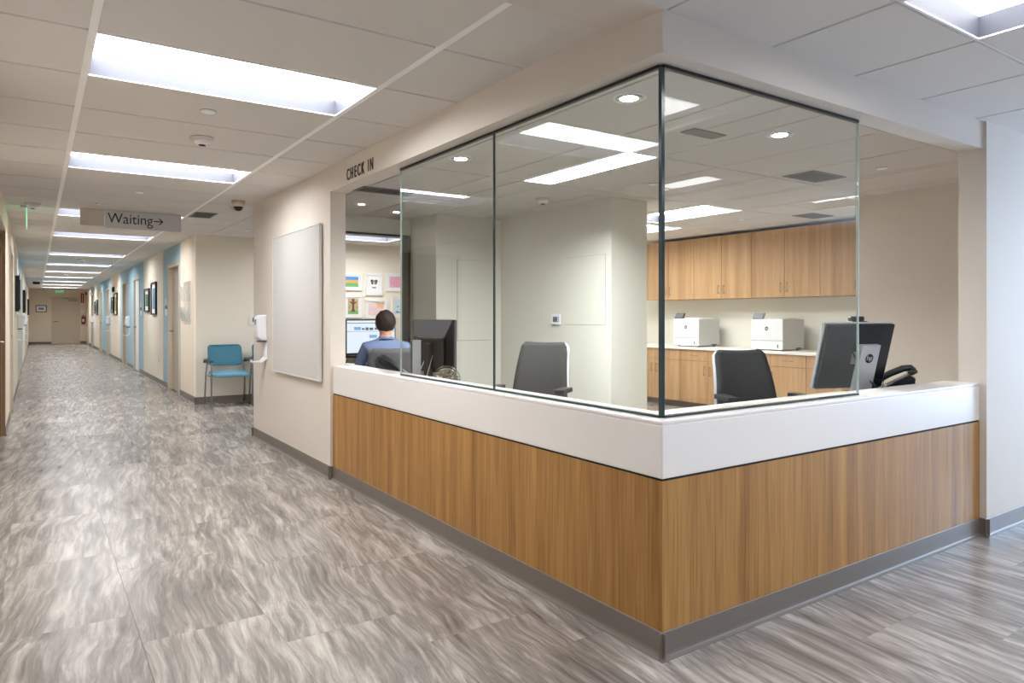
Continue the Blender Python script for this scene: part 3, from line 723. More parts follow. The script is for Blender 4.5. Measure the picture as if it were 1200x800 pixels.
o = thing('wall_outlet', 'beige wall outlet low on the right corridor wall between plaques', 'outlet', (XW, 12.3, .43))
bm = B(); box(bm, -.006, -.04, -.06, 0, .04, .06, .002); obj('cover', bm, M['beige'], o)
for y, nm in ((21.0, 'dark fire strobe high on the right corridor wall above framed pictures'), (33.9, 'dark fire strobe at the far end of the right corridor wall')):
    o = thing('fire_strobe', nm, 'fire strobe', (XW, y, 1.98 if y < 30 else 2.2)); bm = B(); box(bm, -.05, -.06, -.07, 0, .06, .07, .006); obj('body', bm, M['dark'], o)
    bm = B(); box(bm, -.062, -.03, -.03, -.05, .03, .03, .004); obj('lens', bm, M['vent'], o)
o = thing('security_camera', 'small dome camera on the ceiling at the far left end of the corridor', 'security camera', (-1.85, 26.5, HC))
bm = B(); lathe(bm, [(.1, -.001), (.1, -.06), (.08, -.08)], seg=20); obj('housing', bm, M['dark'], o)
o = thing('framed_picture', 'small black-framed notice left of the far corridor door', 'picture', (-1.67, YE, 1.53))
bm = B()
for q in ((-.2, -.03, -.15, -.17, 0, .15), (.17, -.03, -.15, .2, 0, .15), (-.17, -.03, -.15, .17, 0, -.12), (-.17, -.03, .12, .17, 0, .15)): box(bm, *q)
obj('frame', bm, M['black'], o); bm = B(); box(bm, -.17, -.012, -.12, .17, -.001, .12); obj('mat_board', bm, M['paper'], o)
bm = B(); box(bm, -.09, -.014, -.05, .09, -.012, .05); obj('artwork', bm, ART[1], o)
o = thing('wall_sign', 'tall red and white fire extinguisher sign right of the far door', 'sign', (-.155, YE-.001, 2.01))
bm = B(); box(bm, -.06, -.006, -.21, .06, 0, .21); obj('plate', bm, M['red'], o)
bm = B(); box(bm, -.012, -.008, -.17, .012, -.006, .17); obj('stripe', bm, M['paper'], o)
o = thing('notice', 'small white paper notice above the fire extinguisher', 'notice', (-.14, YE-.001, 1.42)); bm = B(); box(bm, -.07, -.003, -.05, .07, 0, .05); obj('sheet', bm, M['paper'], o)
o = thing('fire_extinguisher', 'red fire extinguisher hung on the end wall right of the door', 'fire extinguisher', (-.13, YE-.08, .86))
bm = B(); lathe(bm, [(.02, 0), (.065, .01), (.07, .04), (.07, .26), (.055, .31), (.02, .335)], seg=20); obj('cylinder', bm, M['red'], o)
bm = B(); cyl(bm, (0, 0, .335), (0, 0, .37), .014); box(bm, -.05, -.01, .37, .03, .01, .39); tube(bm, [(.02, 0, .36), (.08, 0, .33), (.085, 0, .2), (.075, 0, .1)], .009); obj('valve', bm, M['dark'], o)
bm = B(); box(bm, -.045, -.072, .1, .045, -.069, .22); obj('instruction_label', bm, M['paper'], o)
bm = B(); box(bm, -.03, .065, .05, .03, .08, .3); obj('bracket', bm, M['steel'], o)

# ================================================================ WAITING CHAIRS
def guest_chair(loc, rz, label):
    o = thing('waiting_chair', label, 'chair', loc, rz, 'teal chairs in the waiting alcove')
    # faces -y, origin at floor centre
    def cush(x0, x1, z0, z1, y, t, r, bow):
        bm = B(); pl = rrect(x0, z0, x1, z1, r, 6)
        prism(bm, pl, -t/2, t/2, 'Y')
        for v in bm.verts: v.co.y += y-bow*(1-(2*v.co.x/(x1-x0))**2)*-1
        return bm
    bm = cush(-.225, .225, .54, .83, .20, .05, .05, .03)
    for v in bm.verts: v.co.y += (v.co.z-.54)*.25
    b = obj('backrest', bm, M['teal'], o); m_ = b.modifiers.new('b', 'BEVEL'); m_.width = .018; m_.segments = 3; m_.limit_method = 'ANGLE'; m_.angle_limit = .9
    bm = B(); prism(bm, rrect(-.235, -.24, .235, .20, .06, 6), .425, .475, 'Z')
    for v in bm.verts: v.co.z -= .02*max(0, -v.co.y/.24)**2
    b = obj('seat', bm, M['teals'], o); m_ = b.modifiers.new('b', 'BEVEL'); m_.width = .018; m_.segments = 3; m_.limit_method = 'ANGLE'; m_.angle_limit = .9
    for s in (-1, 1):
        bm = B(); tube(bm, [(s*.265, -.21, .006), (s*.265, -.205, .55), (s*.265, -.203, .615)], .0115); obj('leg', bm, M['alu'], o)
        bm = B(); tube(bm, [(s*.262, .27, .006), (s*.258, .20, .42), (s*.24, .215, .56), (s*.215, .245, .66)], .0115); obj('leg', bm, M['alu'], o)
        bm = B(); tube(bm, [(s*.262, -.205, .42), (s*.258, .2, .42)], .009); tube(bm, [(s*.262, -.19, .42), (s*.2, -.15, .425)], .009); obj('side_rail', bm, M['alu'], o)
        bm = B(); prism(bm, [(-.25, .612), (-.20, .63), (0, .635), (.17, .64), (.225, .60), (.21, .585), (.16, .618), (0, .612), (-.2, .606)], s*.265-.024, s*.265+.024, 'X'); obj('armrest', bm, M['darkp'], o)
    return o
guest_chair((.335, 8.37, 0), 0, 'teal upholstered waiting chair with black arms at the alcove corner')
guest_chair((.93, 8.37, 0), 0, 'second teal waiting chair, mostly hidden behind the pier')
guest_chair((1.53, 8.37, 0), 0, 'third teal waiting chair, under the framed children drawings')
o = thing('thermostat', 'small white thermostat on the alcove wall above the waiting chairs', 'thermostat', (.745, 8.75, 1.175))
bm = B(); box(bm, -.045, -.025, -.07, .045, 0, .07, .004); obj('cover', bm, M['white'], o)
bm = B(); box(bm, -.005, -.028, -.03, .03, -.025, .03); obj('display', bm, M['dark'], o)

# ================================================================ CHILDREN'S PICTURES (alcove wall, seen through the end window)
def kid(x, z, w, h, label, paint):
    o = thing('framed_drawing', label, 'picture', (x, 8.75, z), 0, 'white framed drawings on the alcove wall'); f = .03
    bm = B()
    for q in ((-w/2, -h/2, -w/2+f, h/2), (w/2-f, -h/2, w/2, h/2), (-w/2+f, -h/2, w/2-f, -h/2+f), (-w/2+f, h/2-f, w/2-f, h/2)): box(bm, q[0], -.028, q[1], q[2], -.001, q[3])
    obj('frame', bm, M['mat_w'], o)
    bm = B(); box(bm, -w/2+f, -.012, -h/2+f, w/2-f, -.002, h/2-f); obj('mat_board', bm, M['paper'], o)
    iw, ih = w/2-f-.025, h/2-f-.025
    bm = B(); ms = paint(bm, iw, ih); obj('artwork', bm, ms, o)
def flat(bm, poly, mi, lay=0): prism(bm, poly, -.0135-.0005*lay, -.012, 'Y', mi=mi)
def ell(cx, cy, rx, ry, n=18, rot=0): return [(cx+math.cos(rot)*rx*math.cos(2*PI*i/n)-math.sin(rot)*ry*math.sin(2*PI*i/n), cy+math.sin(rot)*rx*math.cos(2*PI*i/n)+math.cos(rot)*ry*math.sin(2*PI*i/n)) for i in range(n)]
def rect(x0, y0, x1, y1): return [(x0, y0), (x1, y0), (x1, y1), (x0, y1)]
C_ = dict(sky=cmat('paint_sky', 60, 150, 220), orange=cmat('paint_orange', 240, 170, 90), grass=cmat('paint_grass', 110, 180, 110), slate=cmat('paint_slate', 60, 72, 82), violet=cmat('paint_violet', 90, 70, 150), pink=cmat('paint_pink', 236, 150, 176), lilac=cmat('paint_lilac', 226, 190, 216), brown=cmat('paint_brown', 110, 66, 44), sand=cmat('paint_sand', 200, 170, 130), pale=cmat('paint_pale', 238, 214, 214), ice=cmat('paint_ice', 208, 228, 238), navy=cmat('paint_navy', 50, 76, 120), peach=cmat('paint_peach', 244, 190, 150), white=cmat('paint_white', 246, 246, 246))
def p_land(bm, w, h):
    flat(bm, rect(-w, h*.35, w, h), 0); flat(bm, rect(-w, -h*.35, w, h*.35), 1); flat(bm, rect(-w, -h, w, -h*.35), 2)
    for i in range(6): flat(bm, ell(-w*.8+i*w*.32, h*.25, w*.14, h*.12), 1, 1)
    for i in range(5): flat(bm, ell(-w*.7+i*w*.35, -h*.3, w*.2, h*.12), 2, 1)
    return [C_['sky'], C_['orange'], C_['grass']]
def p_wings(bm, w, h):
    flat(bm, rect(-w, -h, w, h), 0)
    for s in (-1, 1):
        flat(bm, ell(s*w*.42, h*.42, w*.3, h*.2, rot=s*.6), 1, 1); flat(bm, ell(s*w*.36, h*.12, w*.2, h*.16, rot=-s*.5), 1, 1)
    flat(bm, ell(0, h*.3, w*.07, h*.3), 1, 2); flat(bm, rect(-w*.4, -h*.5, w*.4, -h*.36), 2, 1)
    return [C_['white'], C_['slate'], C_['violet']]
def p_swirl(bm, w, h):
    flat(bm, rect(-w, -h, w, h), 1)
    for i in range(5): flat(bm, ell(0, 0, w*(.9-.17*i), h*(.85-.16*i)), i % 2, i+1)
    return [C_['pink'], C_['lilac']]
def p_tree(bm, w, h):
    flat(bm, rect(-w, -h, w, h), 1); flat(bm, rect(-w, -h, w, -h*.55), 2, 1)
    flat(bm, [(-w*.45, -h*.7), (-w*.2, -h*.35), (-w*.2, h*.3), (-w*.8, h*.65), (-w*.2, h*.6), (-w*.3, h), (w*.3, h), (w*.2, h*.6), (w*.8, h*.65), (w*.2, h*.3), (w*.2, -h*.35), (w*.45, -h*.7)], 0, 2)
    for s in (-1, 1): flat(bm, ell(s*w*.7, -h*.1, w*.15, h*.2), 2, 1)
    return [C_['brown'], C_['sand'], C_['grass']]
def p_pale(bm, w, h):
    flat(bm, rect(-w, -h, w, h), 0); flat(bm, [(-w*.1, h), (w, h), (w, h*.2), (w*.3, h*.1)], 1, 1)
    for i in range(7): flat(bm, ell(-w*.8+i*w*.25, h*.3*math.sin(i*2.1), w*.09, h*.12), 2, 2)
    return [C_['pale'], C_['peach'], C_['lilac']]
def p_birds(bm, w, h):
    flat(bm, rect(-w, -h, w, h), 0); r = random.Random(4)
    for i in range(13):
        x, z = r.uniform(-.8, .8)*w, r.uniform(-.85, .85)*h; flat(bm, ell(x, z, w*.22, h*.05, rot=r.uniform(-1, 1)), 1, 1)
    return [C_['ice'], C_['navy']]
kid(2.253, 1.769, 0.323, 0.269, 'landscape drawing in blue, orange and green, top left of the group', p_land)
kid(2.625, 1.738, 0.278, 0.356, 'framed drawing of a dark butterfly, top middle of the group', p_wings)
kid(3.028, 1.784, 0.380, 0.293, 'pink swirl drawing in a white frame, top right of the group', p_swirl)
kid(2.273, 1.380, 0.282, 0.350, 'drawing of a brown tree on green, lower left of the group', p_tree)
kid(2.663, 1.341, 0.381, 0.302, 'faint pink and peach drawing just above the seated person, lower middle', p_pale)
kid(3.088, 1.379, 0.321, 0.351, 'drawing of scattered small blue birds, lower right of the group', p_birds)

# ================================================================ OFFICE CABINETS
def pull(bm, a, b, x):
    """bar pull between points a and b in the yz plane, standing off -x"""
    tube(bm, [(x, *a), (x-.026, *a), (x-.028, (a[0]*.9+b[0]*.1), (a[1]*.9+b[1]*.1)), (x-.028, (a[0]*.1+b[0]*.9), (a[1]*.1+b[1]*.9)), (x-.026, *b), (x, *b)], .0045, 6)
def upper_cab(y0, y1, label, single=False):
    o = thing('wall_cabinet', label, 'cabinet', (5.926, (y0+y1)/2, 1.46), 0, 'oak wall cabinets in the office'); w = (y1-y0)/2
    bm = B(); box(bm, -.31, -w+.001, 0, 0, w-.001, .83); box(bm, -.3105, -w+.001, .001, -.309, w-.001, .829, mi=1); obj('body', bm, [M['woodc'], M['dark']], o)
    n = 1 if single else 2; dw = 2*w/n
    for i in range(n):
        a = -w+i*dw+.003; b = -w+(i+1)*dw-.003
        bm = B(); box(bm, -.330, a, .002, -.311, b, .828, .001); d = obj('door', bm, M['woodc'], o)
        yy = (b-.04) if (n == 2 and i == 0) else (a+.04)
        bm = B(); pull(bm, (yy, .07), (yy, .17), -.330); obj('handle', bm, M['steel'], d)
    return o
def lower_cab(y0, y1, label):
    o = thing('base_cabinet', label, 'cabinet', (5.926, (y0+y1)/2, 0), 0, 'oak base cabinets in the office'); w = (y1-y0)/2
    bm = B(); box(bm, -.585, -w+.001, .085, 0, w-.001, .785); box(bm, -.5857, -w+.001, .086, -.584, w-.001, .784, mi=1); obj('body', bm, [M['woodc'], M['dark']], o)
    bm = B(); box(bm, -.54, -w, 0, -.02, w, .085); obj('toe_kick', bm, M['base'], o)
    for i in range(2):
        a = -w+i*w+.003; b = -w+(i+1)*w-.003
        bm = B(); box(bm, -.606, a, .642, -.586, b, .781, .001); d = obj('drawer', bm, M['woodc'], o)
        c = (a+b)/2; bm = B(); pull(bm, (c-.06, .712), (c+.06, .712), -.606); obj('handle', bm, M['steel'], d)
        bm = B(); box(bm, -.606, a, .088, -.586, b, .638, .001); d = obj('door', bm, M['woodc'], o)
        yy = b-.04 if i == 0 else a+.04
        bm = B(); pull(bm, (yy, .46), (yy, .57), -.606); obj('handle', bm, M['steel'], d)
    return o
cy_ = [1.94, 2.87, 3.80, 4.735, 5.67]
ul = ['wall cabinet at the right end, partly hidden by the wall edge', 'wall cabinet above the nearer printer, right of it', 'wall cabinet between the two printers', 'wall cabinet just right of the glass corner joint, above the far printer']
ll = ['base cabinet hidden behind the right monitor', 'base cabinet right of the black chair back', 'base cabinet behind the black chair back', 'base cabinet at the left, next to the glass corner joint']
for i in range(4):
    upper_cab(cy_[i], cy_[i+1], 'oak '+ul[i]); lower_cab(cy_[i], cy_[i+1], 'oak '+ll[i])
o = tag(obj('countertop', (lambda b: (box(b, 5.30, 1.785, .7855, 5.927, 6.075, .82, .003), b)[1])(B()), M['solid']), 'long white countertop over the oak base cabinets', 'countertop')
def printer(y0, y1, label):
    o = thing('printer', label, 'printer', (5.37, (y0+y1)/2, .82), 0, 'white office printers'); w = (y1-y0)/2
    bm = B(); box(bm, .018, -w, .012, .43, w, .372, .012, 3); obj('body', bm, M['printerg'], o)
    bm = B(); box(bm, 0, -w+.002, .118, .018, w-.002, .374, .006); obj('front_panel', bm, M['printer'], o)
    bm = B(); box(bm, 0, -w+.002, .012, .018, w-.002, .113, .005); p = obj('paper_tray', bm, M['printer'], o)
    bm = B(); box(bm, -.002, -w+.06, .035, .001, -w+.075, .075); obj('level_gauge', bm, M['lav'], p)
    bm = B(); prism(bm, [(.02, .375), (.06, .375), (.30, .39), (.38, .378), (.4, .372), (.02, .372)], -w+.05, w-.05, 'Y'); obj('output_tray', bm, M['printer'], o)
    bm = B(); prism(bm, [(.012, .378), (.055, .45), (.068, .444), (.03, .374)], w-.16, w-.01, 'Y'); s = obj('control_panel', bm, M['darkp'], o)
    bm = B(); prism(bm, [(.0135, .3855), (.0485, .4445), (.0505, .4435), (.016, .3845)], w-.145, w-.025, 'Y'); obj('display', bm, M['greyback'], s)
    for xx in (.06, .37):
        for yy in (-w+.05, w-.05):
            bm = B(); cyl(bm, (xx, yy, 0), (xx, yy, .013), .018, seg=12); obj('foot', bm, M['darkp'], o)
    bm = B(); box(bm, .26, -w-.002, .018, .36, -w+.004, .034); obj('side_grip', bm, M['darkp'], o)
    bm = B(); lathe(bm, [(.024, 0), (.024, -.002)], (0, 0, .262), 24, 'X'); lg = obj('logo', bm, M['dark'], o)
    textmesh('logo_lettering', 'hp', .036, M['printer'], lg, (-.0026, 0, .264), (PI/2, 0, -PI/2), .0004)
    return o
printer(3.20, 3.64, 'white laser printer with tilted screen on the counter, the nearer one')
printer(4.46, 4.90, 'white laser printer on the counter, the farther one on the left')

# ================================================================ OFFICE WALL ITEMS
def panel_y(x0, x1, z0, z1, y, label):
    o = thing('access_panel', label, 'access panel', ((x0+x1)/2, y, (z0+z1)/2)); a = (x1-x0)/2; h = (z1-z0)/2
    bm = B(); box(bm, -a, -.006, -h, a, -.001, h, .001); obj('door', bm, M['wall_in'], o)
    bm = B()
    for q in ((-a-.004, -h-.004, -a, h+.004), (a, -h-.004, a+.002, h+.004), (-a, -h-.004, a, -h), (-a, h, a, h+.002)): box(bm, q[0], -.002, q[1], q[2], -.0005, q[3])
    obj('frame', bm, M['vent'], o); return o
panel_y(1.95, 2.38, .965, 1.85, 4.88, 'tall access panel on the recessed office wall left of the chair')
o = panel_y(-.30, .30, 1.15, 1.81, 0, 'wall access panel on the office wall beside the thermostat'); o.location = (2.52, 3.41, 1.48); o.rotation_euler = (0, 0, -PI/2)
o = thing('thermostat', 'white thermostat with dark screen on the office wall beside the access panel', 'thermostat', (2.52, 3.84, 1.20))
bm = B(); box(bm, -.022, -.07, -.055, -.001, .07, .055, .005); obj('cover', bm, M['white'], o)
bm = B(); box(bm, -.0235, -.032, -.028, -.022, .04, .025); obj('display', bm, M['screen_d'], o)
bm = B()
for zz in (-.02, 0, .02): box(bm, -.024, -.056, zz-.005, -.022, -.044, zz+.005)
obj('buttons', bm, M['lav'], o)
o = thing('wall_outlet', 'white outlet low on the office wall below the thermostat', 'outlet', (2.52, 3.98, .42))
bm = B(); box(bm, -.006, -.036, -.058, -.0005, .036, .058, .002); obj('cover', bm, M['white'], o)
bm = B()
for zz in (-.022, .022): box(bm, -.008, -.012, zz-.012, -.006, .012, zz+.012)
obj('socket', bm, M['lav'], o)
o = thing('wall_outlet', 'double beige outlet low on the office wall, right of the white one', 'outlet', (2.52, 3.81, .40))
bm = B(); box(bm, -.006, -.06, -.058, -.0005, .06, .058, .002); obj('cover', bm, M['beige'], o)
bm = B()
for yy in (-.028, .028):
    for zz in (-.022, .022): box(bm, -.008, yy-.012, zz-.012, -.006, yy+.012, zz+.012)
obj('socket', bm, M['frame'], o)

# ================================================================ INNER DESKS
def worktop(name, label, x0, y0, x1, y1, legs):
    o = thing(name, label, 'desk', (x0, y0, 0)); L, W = x1-x0, y1-y0
    bm = B(); box(bm, 0, 0, .715, L, W, .745, .003); obj('desk_top', bm, M['desk'], o)
    for lx, ly in legs:
        bm = B(); box(bm, lx-.02, ly-.02, 0, lx+.02, ly+.02, .715); obj('leg', bm, M['alu'], o)
worktop('work_desk', 'pale work surface behind the left counter', .102, .80, .72, 3.36, [(.58, .05), (.58, 2.5), (.04, .05), (.04, 2.5)])
worktop('work_desk', 'pale work surface behind the foyer-side counter', .102, .102, 2.50, .795, [(2.35, .05), (2.35, .6), (.04, .05)])
worktop('work_desk', 'desk in front of the end window where the person works', .12, 4.38, 1.62, 5.08, [(.05, .05), (1.45, .05), (.05, .65), (1.45, .65)])

# ================================================================ OFFICE CHAIRS
def office_chair(loc, rz, label, fab, topz=1.0, tilt=14, arms=True, w=.46, shell=None):
    """faces -y"""
    o = thing('office_chair', label, 'chair', loc, rz, 'office chairs behind the glass'); shell = shell or M['darkp']
    h = topz-.53; tl = math.radians(tilt)
    def back(t, w0, w1, off, sm):
        bm = B(); n = 14; cols = 11
        g = []
        for j in range(n+1):
            v = j/n; zz = v*h
            ww = (w0+(w1-w0)*v)/2
            e = min(1, (1-v)*h/.05); e0 = min(1, v*h/.04)
            ww *= .86+.14*math.sqrt(max(0, 1-(1-e)**2)); ww *= .9+.1*math.sqrt(max(0, 1-(1-e0)**2))
            row = []
            for i in range(cols):
                u = -1+2*i/(cols-1); yy = off-.035*(1-u*u)*-1 - .02*math.sin(v*PI*1.1)
                row.append((u*ww, yy, zz))
            g.append(row)
        F = [[bm.verts.new((x, y-t/2*(1-abs(2*i/(cols-1)-1)**6*.6), z)) for i, (x, y, z) in enumerate(r)] for r in g]
        K = [[bm.verts.new((x, y+t/2*(1-abs(2*i/(cols-1)-1)**6*.6), z)) for i, (x, y, z) in enumerate(r)] for r in g]
        for j in range(n):
            for i in range(cols-1):
                f = bm.faces.new((F[j][i], F[j][i+1], F[j+1][i+1], F[j+1][i])); f.smooth = True
                f = bm.faces.new((K[j][i+1], K[j][i], K[j+1][i], K[j+1][i+1])); f.smooth = True
            for i in (0, cols-1):
                f = bm.faces.new((F[j][i], F[j+1][i], K[j+1][i], K[j][i])); f.smooth = True
        for i in range(cols-1):
            for j in (0, n): bm.faces.new((F[j][i], F[j][i+1], K[j][i+1], K[j][i]))
        for v in bm.verts: v.co = Matrix.Translation((0, .20, .53)) @ Matrix.Rotation(-tl, 4, 'X') @ v.co
        return bm
    b = obj('backrest', back(.05, w+.02, w-.07, 0, 1), fab, o)
    b = obj('back_shell', back(.014, w+.035, w-.055, .036, 1), shell, o)
    bm = B(); prism(bm, rrect(-.24, -.27, .24, .20, .08, 6), .43, .49, 'Z')
    s = obj('seat', bm, fab, o); m_ = s.modifiers.new('b', 'BEVEL'); m_.width = .022; m_.segments = 3; m_.limit_method = 'ANGLE'; m_.angle_limit = .9
    bm = B(); box(bm, -.09, -.1, .39, .09, .16, .43, .01); tube(bm, [(0, .1, .41), (0, .24, .42), (0, .29, .50), (0, .30, .62)], .02); obj('tilt_mechanism', bm, M['darkp'], o)
    bm = B(); cyl(bm, (0, 0, .10), (0, 0, .26), .028); cyl(bm, (0, 0, .26), (0, 0, .39), .016); obj('gas_column', bm, M['steel'], o)
    for k in range(5):
        a = k*2*PI/5+.3; c, s_ = math.cos(a), math.sin(a)
        bm = B(); tube(bm, [(0, 0, .12), (c*.15, s_*.15, .105), (c*.30, s_*.30, .07)], .018); l = obj('base_leg', bm, M['darkp'], o)
        bm = B(); cyl(bm, (c*.30-s_*.022, s_*.30+c*.022, .028), (c*.30+s_*.022, s_*.30-c*.022, .028), .027, seg=16); cyl(bm, (c*.3, s_*.3, .03), (c*.3, s_*.3, .075), .008, seg=8); obj('caster', bm, M['darkp'], l)
    if arms:
        for s_ in (-1, 1):
            bm = B(); prism(bm, rrect(s_*.28-.042, -.16, s_*.28+.042, .10, .03, 4), .655, .685, 'Z'); a_ = obj('armrest', bm, M['darkp'], o)
            bm = B(); tube(bm, [(s_*.20, .02, .42), (s_*.27, .02, .43), (s_*.285, .0, .5), (s_*.28, -.02, .655)], .016); obj('arm_post', bm, M['darkp'], a_)
    return o
def face(dx, dy): return math.atan2(dx, -dy)     # rotation for a thing that faces -y to face (dx,dy)
office_chair((1.30, 2.62, 0), face(-.85, -.55), 'black office chair behind the corridor glass, in front of the access panel wall', M['fabric'], 1.04, 15, shell=M['silver'])
office_chair((2.34, 1.28, 0), face(-.42, -.90), 'black office chair behind the foyer glass, in front of the oak cabinets', M['fabric'], 1.0, 16, shell=M['silver'])
office_chair((.70, 3.84, 0), face(.34, .94), 'grey office chair with the seated person in it', M['fabricg'], .97, 8, shell=M['fabricg'], w=.48)

# ================================================================ MONITORS
def mon_right():
    o = thing('computer_monitor', 'black monitor seen from behind at the right end of the glass, webcam on top', 'monitor', (1.96, .41, .745), face(.28, .96))
    # faces -y locally; back towards +y
    W, Hh = .48, .385; T = Matrix.Translation((0, 0, .268)) @ Matrix.Rotation(math.radians(-15), 4, 'X')
    bm = B(); box(bm, -W/2, -.018, -Hh/2, W/2, .004, Hh/2, .004); tf(bm, 0, T); obj('bezel', bm, M['silver'], o)
    bm = B(); box(bm, -W/2+.004, .004, -Hh/2+.004, W/2-.004, .026, Hh/2-.004, .008); tf(bm, 0, T); obj('back_cover', bm, M['darkback'], o)
    bm = B(); box(bm, -W/2+.012, -.0195, -Hh/2+.012, W/2-.012, -.018, Hh/2-.012); tf(bm, 0, T); obj('screen', bm, M['screen_d'], o)
    bm = B(); prism(bm, [(.035, -.18), (.062, -.18), (.062, .15), (.035, .15)], -.062, .062, 'X'); tf(bm, 0, Matrix.Translation((0, .04, .20)) @ Matrix.Rotation(math.radians(-15), 4, 'X'))
    box(bm, -.03, .01, .22, .03, .085, .29); s = obj('stand_column', bm, M['silver'], o)
    bm = B(); box(bm, -.12, -.06, 0, .12, .17, .014, .004); obj('stand_base', bm, M['silver'], o)
    bm = B(); TS = Matrix.Translation((0, .04, .20)) @ Matrix.Rotation(math.radians(-15), 4, 'X')
    lathe(bm, [(.026, 0), (.026, .002)], (0, .062, .075), 24, 'Y'); tf(bm, 0, TS); lg = obj('logo', bm, M['dark'], s)
    t = textmesh('logo_lettering', 'hp', .040, M['silver'], lg, TS @ Vector((0, .0645, .078)), (PI/2-math.radians(15)*-1*-1, 0, PI), .0005); t.rotation_euler = (TS.to_3x3() @ Matrix.Rotation(PI, 3, 'Z') @ Matrix.Rotation(PI/2, 3, 'X')).to_euler()
    bm = B(); tube(bm, [(.0, .03, .40), (.03, .06, .36), (.05, .05, .30), (.02, .045, .24)], .0035, 6)
    tube(bm, [(-.04, .05, .16), (-.08, .09, .10), (-.10, .07, .05), (-.04, .10, .012)], .004, 6); tube(bm, [(-.06, .05, .14), (-.02, .12, .12), (-.07, .13, .05), (-.12, .1, .012)], .004, 6)
    tube(bm, [(-.02, .05, .16), (-.10, .12, .13), (-.06, .14, .06), (-.02, .13, .02)], .003, 6); obj('cables', bm, M['darkp'], o)
    return o
mon_right()
o = thing('webcam', 'small black webcam clipped on top of the right monitor', 'webcam', (2.005, .395, 1.196), face(.28, .96))
bm = B(); box(bm, -.048, -.040, .010, .048, -.008, .038, .008); obj('camera_body', bm, M['darkp'], o)
bm = B(); prism(bm, [(-.03, .012), (.035, .010), (.055, -.03), (.048, -.065), (.036, -.06), (.036, -.02), (.022, -.002), (-.03, .002)], -.02, .02, 'X'); obj('clip', bm, M['darkp'], o)
bm = B(); lathe(bm, [(.008, 0), (.008, -.004), (.005, -.005)], (0, -.035, .022), 16, 'Y'); obj('lens', bm, M['black'], o)

def mon_left():
    o = thing('computer_monitor', 'black monitor with grey wedge seen from behind, left of the fan', 'monitor', (.42, 2.54, .745), face(.99, .10))
    W, h0, h1 = .50, .10, .465
    bm = B(); box(bm, -W/2, -.02, h0, W/2, .0, h1, .004); obj('bezel', bm, M['greyback'], o)
    bm = B(); box(bm, -W/2+.012, -.0215, h0+.02, W/2-.012, -.02, h1-.012); obj('screen', bm, M['screen_d'], o)
    bm = B(); prism(bm, [(-W/2+.002, h0+.002), (W/2-.002, h0+.002), (W/2-.002, h1-.002), (-W/2+.002, h1-.002)], 0, .012, 'Y')
    box(bm, -.16, .012, h0+.02, .16, .04, h1-.12, .012); obj('back_cover', bm, M['darkback'], o)
    bm = B(); P = [(-.02+W/2-.005, h1-.004), (-W/2+.005, h1-.004), (-W/2+.10, h1-.12), (W/2-.015, h1-.12)]
    prism(bm, P, .0122, .0165, 'Y'); obj('top_wedge', bm, M['greyback'], o)
    bm = B(); box(bm, -.035, .03, .015, .035, .06, .3, .004); obj('stand_column', bm, M['darkp'], o)
    bm = B(); box(bm, -.12, -.06, 0, .12, .12, .015, .004); obj('stand_base', bm, M['darkp'], o)
    bm = B(); tube(bm, [(.04, .04, .2), (.06, .08, .1), (.03, .1, .01)], .004, 6); tube(bm, [(-.05, .04, .22), (-.07, .09, .12), (-.05, .11, .01)], .004, 6); obj('cables', bm, M['white'], o)
mon_left()
o = thing('computer_tower', 'slim silver-fronted mini computer standing upright beside the left monitor', 'computer', (.232, 2.43, .7455), math.radians(-22))
bm = B(); box(bm, -.026, -.01, 0, .03, .0, .33, .002); obj('front_cover', bm, M['silver'], o)
bm = B(); box(bm, -.03, 0, 0, .03, .09, .322, .003); obj('case', bm, M['darkp'], o)

o = thing('computer_monitor', 'lit monitor showing a white page in front of the seated person', 'monitor', (.90, 4.78, .745), 0)
bm = B(); box(bm, -.265, -.012, .10, .265, .02, .455, .004); obj('bezel', bm, M['darkp'], o)
bm = B(); box(bm, -.253, -.0135, .125, .253, -.012, .443); sc_ = obj('screen', bm, M['screen'], o)
bm = B()
for q in ((-.253, .415, .253, .421), (-.253, .335, .253, .338)): box(bm, q[0], -.0145, q[1], q[2], -.0135, q[3])
for q in ((-.10, .352, -.07, .368), (-.06, .347, -.03, .375), (-.02, .349, .02, .372), (.035, .352, .075, .37)): box(bm, q[0], -.0145, q[1], q[2], -.0135, q[3])
obj('page_text', bm, M['screen_d'], sc_)
bm = B()
for q in ((-.18, .35, -.11, .38), (-.02, .27, .06, .30), (.1, .35, .17, .38)): box(bm, q[0], -.0145, q[1], q[2], -.0135, q[3])
obj('page_pictures', bm, M['screen_b'], sc_)
bm = B(); box(bm, -.03, .02, .01, .03, .05, .25, .004); obj('stand_column', bm, M['darkp'], o)
bm = B(); box(bm, -.12, -.08, 0, .12, .12, .012, .004); obj('stand_base', bm, M['darkp'], o)
bm = B(); tube(bm, [(-.22, .0, .11), (-.25, -.02, .06), (-.28, -.03, .01)], .004, 6); obj('cables', bm, M['darkp'], o)
o = thing('paper_stack', 'loose stack of white papers on the desk left of the lit monitor', 'papers', (.50, 4.62, .745))
for k, (a, t_) in enumerate(((.1, 0), (-.15, .012), (.25, .022))):
    bm = B(); box(bm, -.14, -.11, t_+.0005, .14, .11, t_+.011); tf(bm, 0, Matrix.Rotation(a, 4, 'Z')); obj('sheets', bm, M['paper'], o)
o = thing('keyboard', 'black keyboard in front of the lit monitor', 'keyboard', (.86, 4.50, .745))
bm = B(); box(bm, -.22, -.07, .001, .22, .07, .018, .004); obj('case', bm, M['darkp'], o)
bm = B()
for i in range(14):
    for j in range(5): box(bm, -.21+i*.03, -.06+j*.025, .018, -.21+i*.03+.025, -.06+j*.025+.02, .022)
obj('keys', bm, M['darkback'], o)

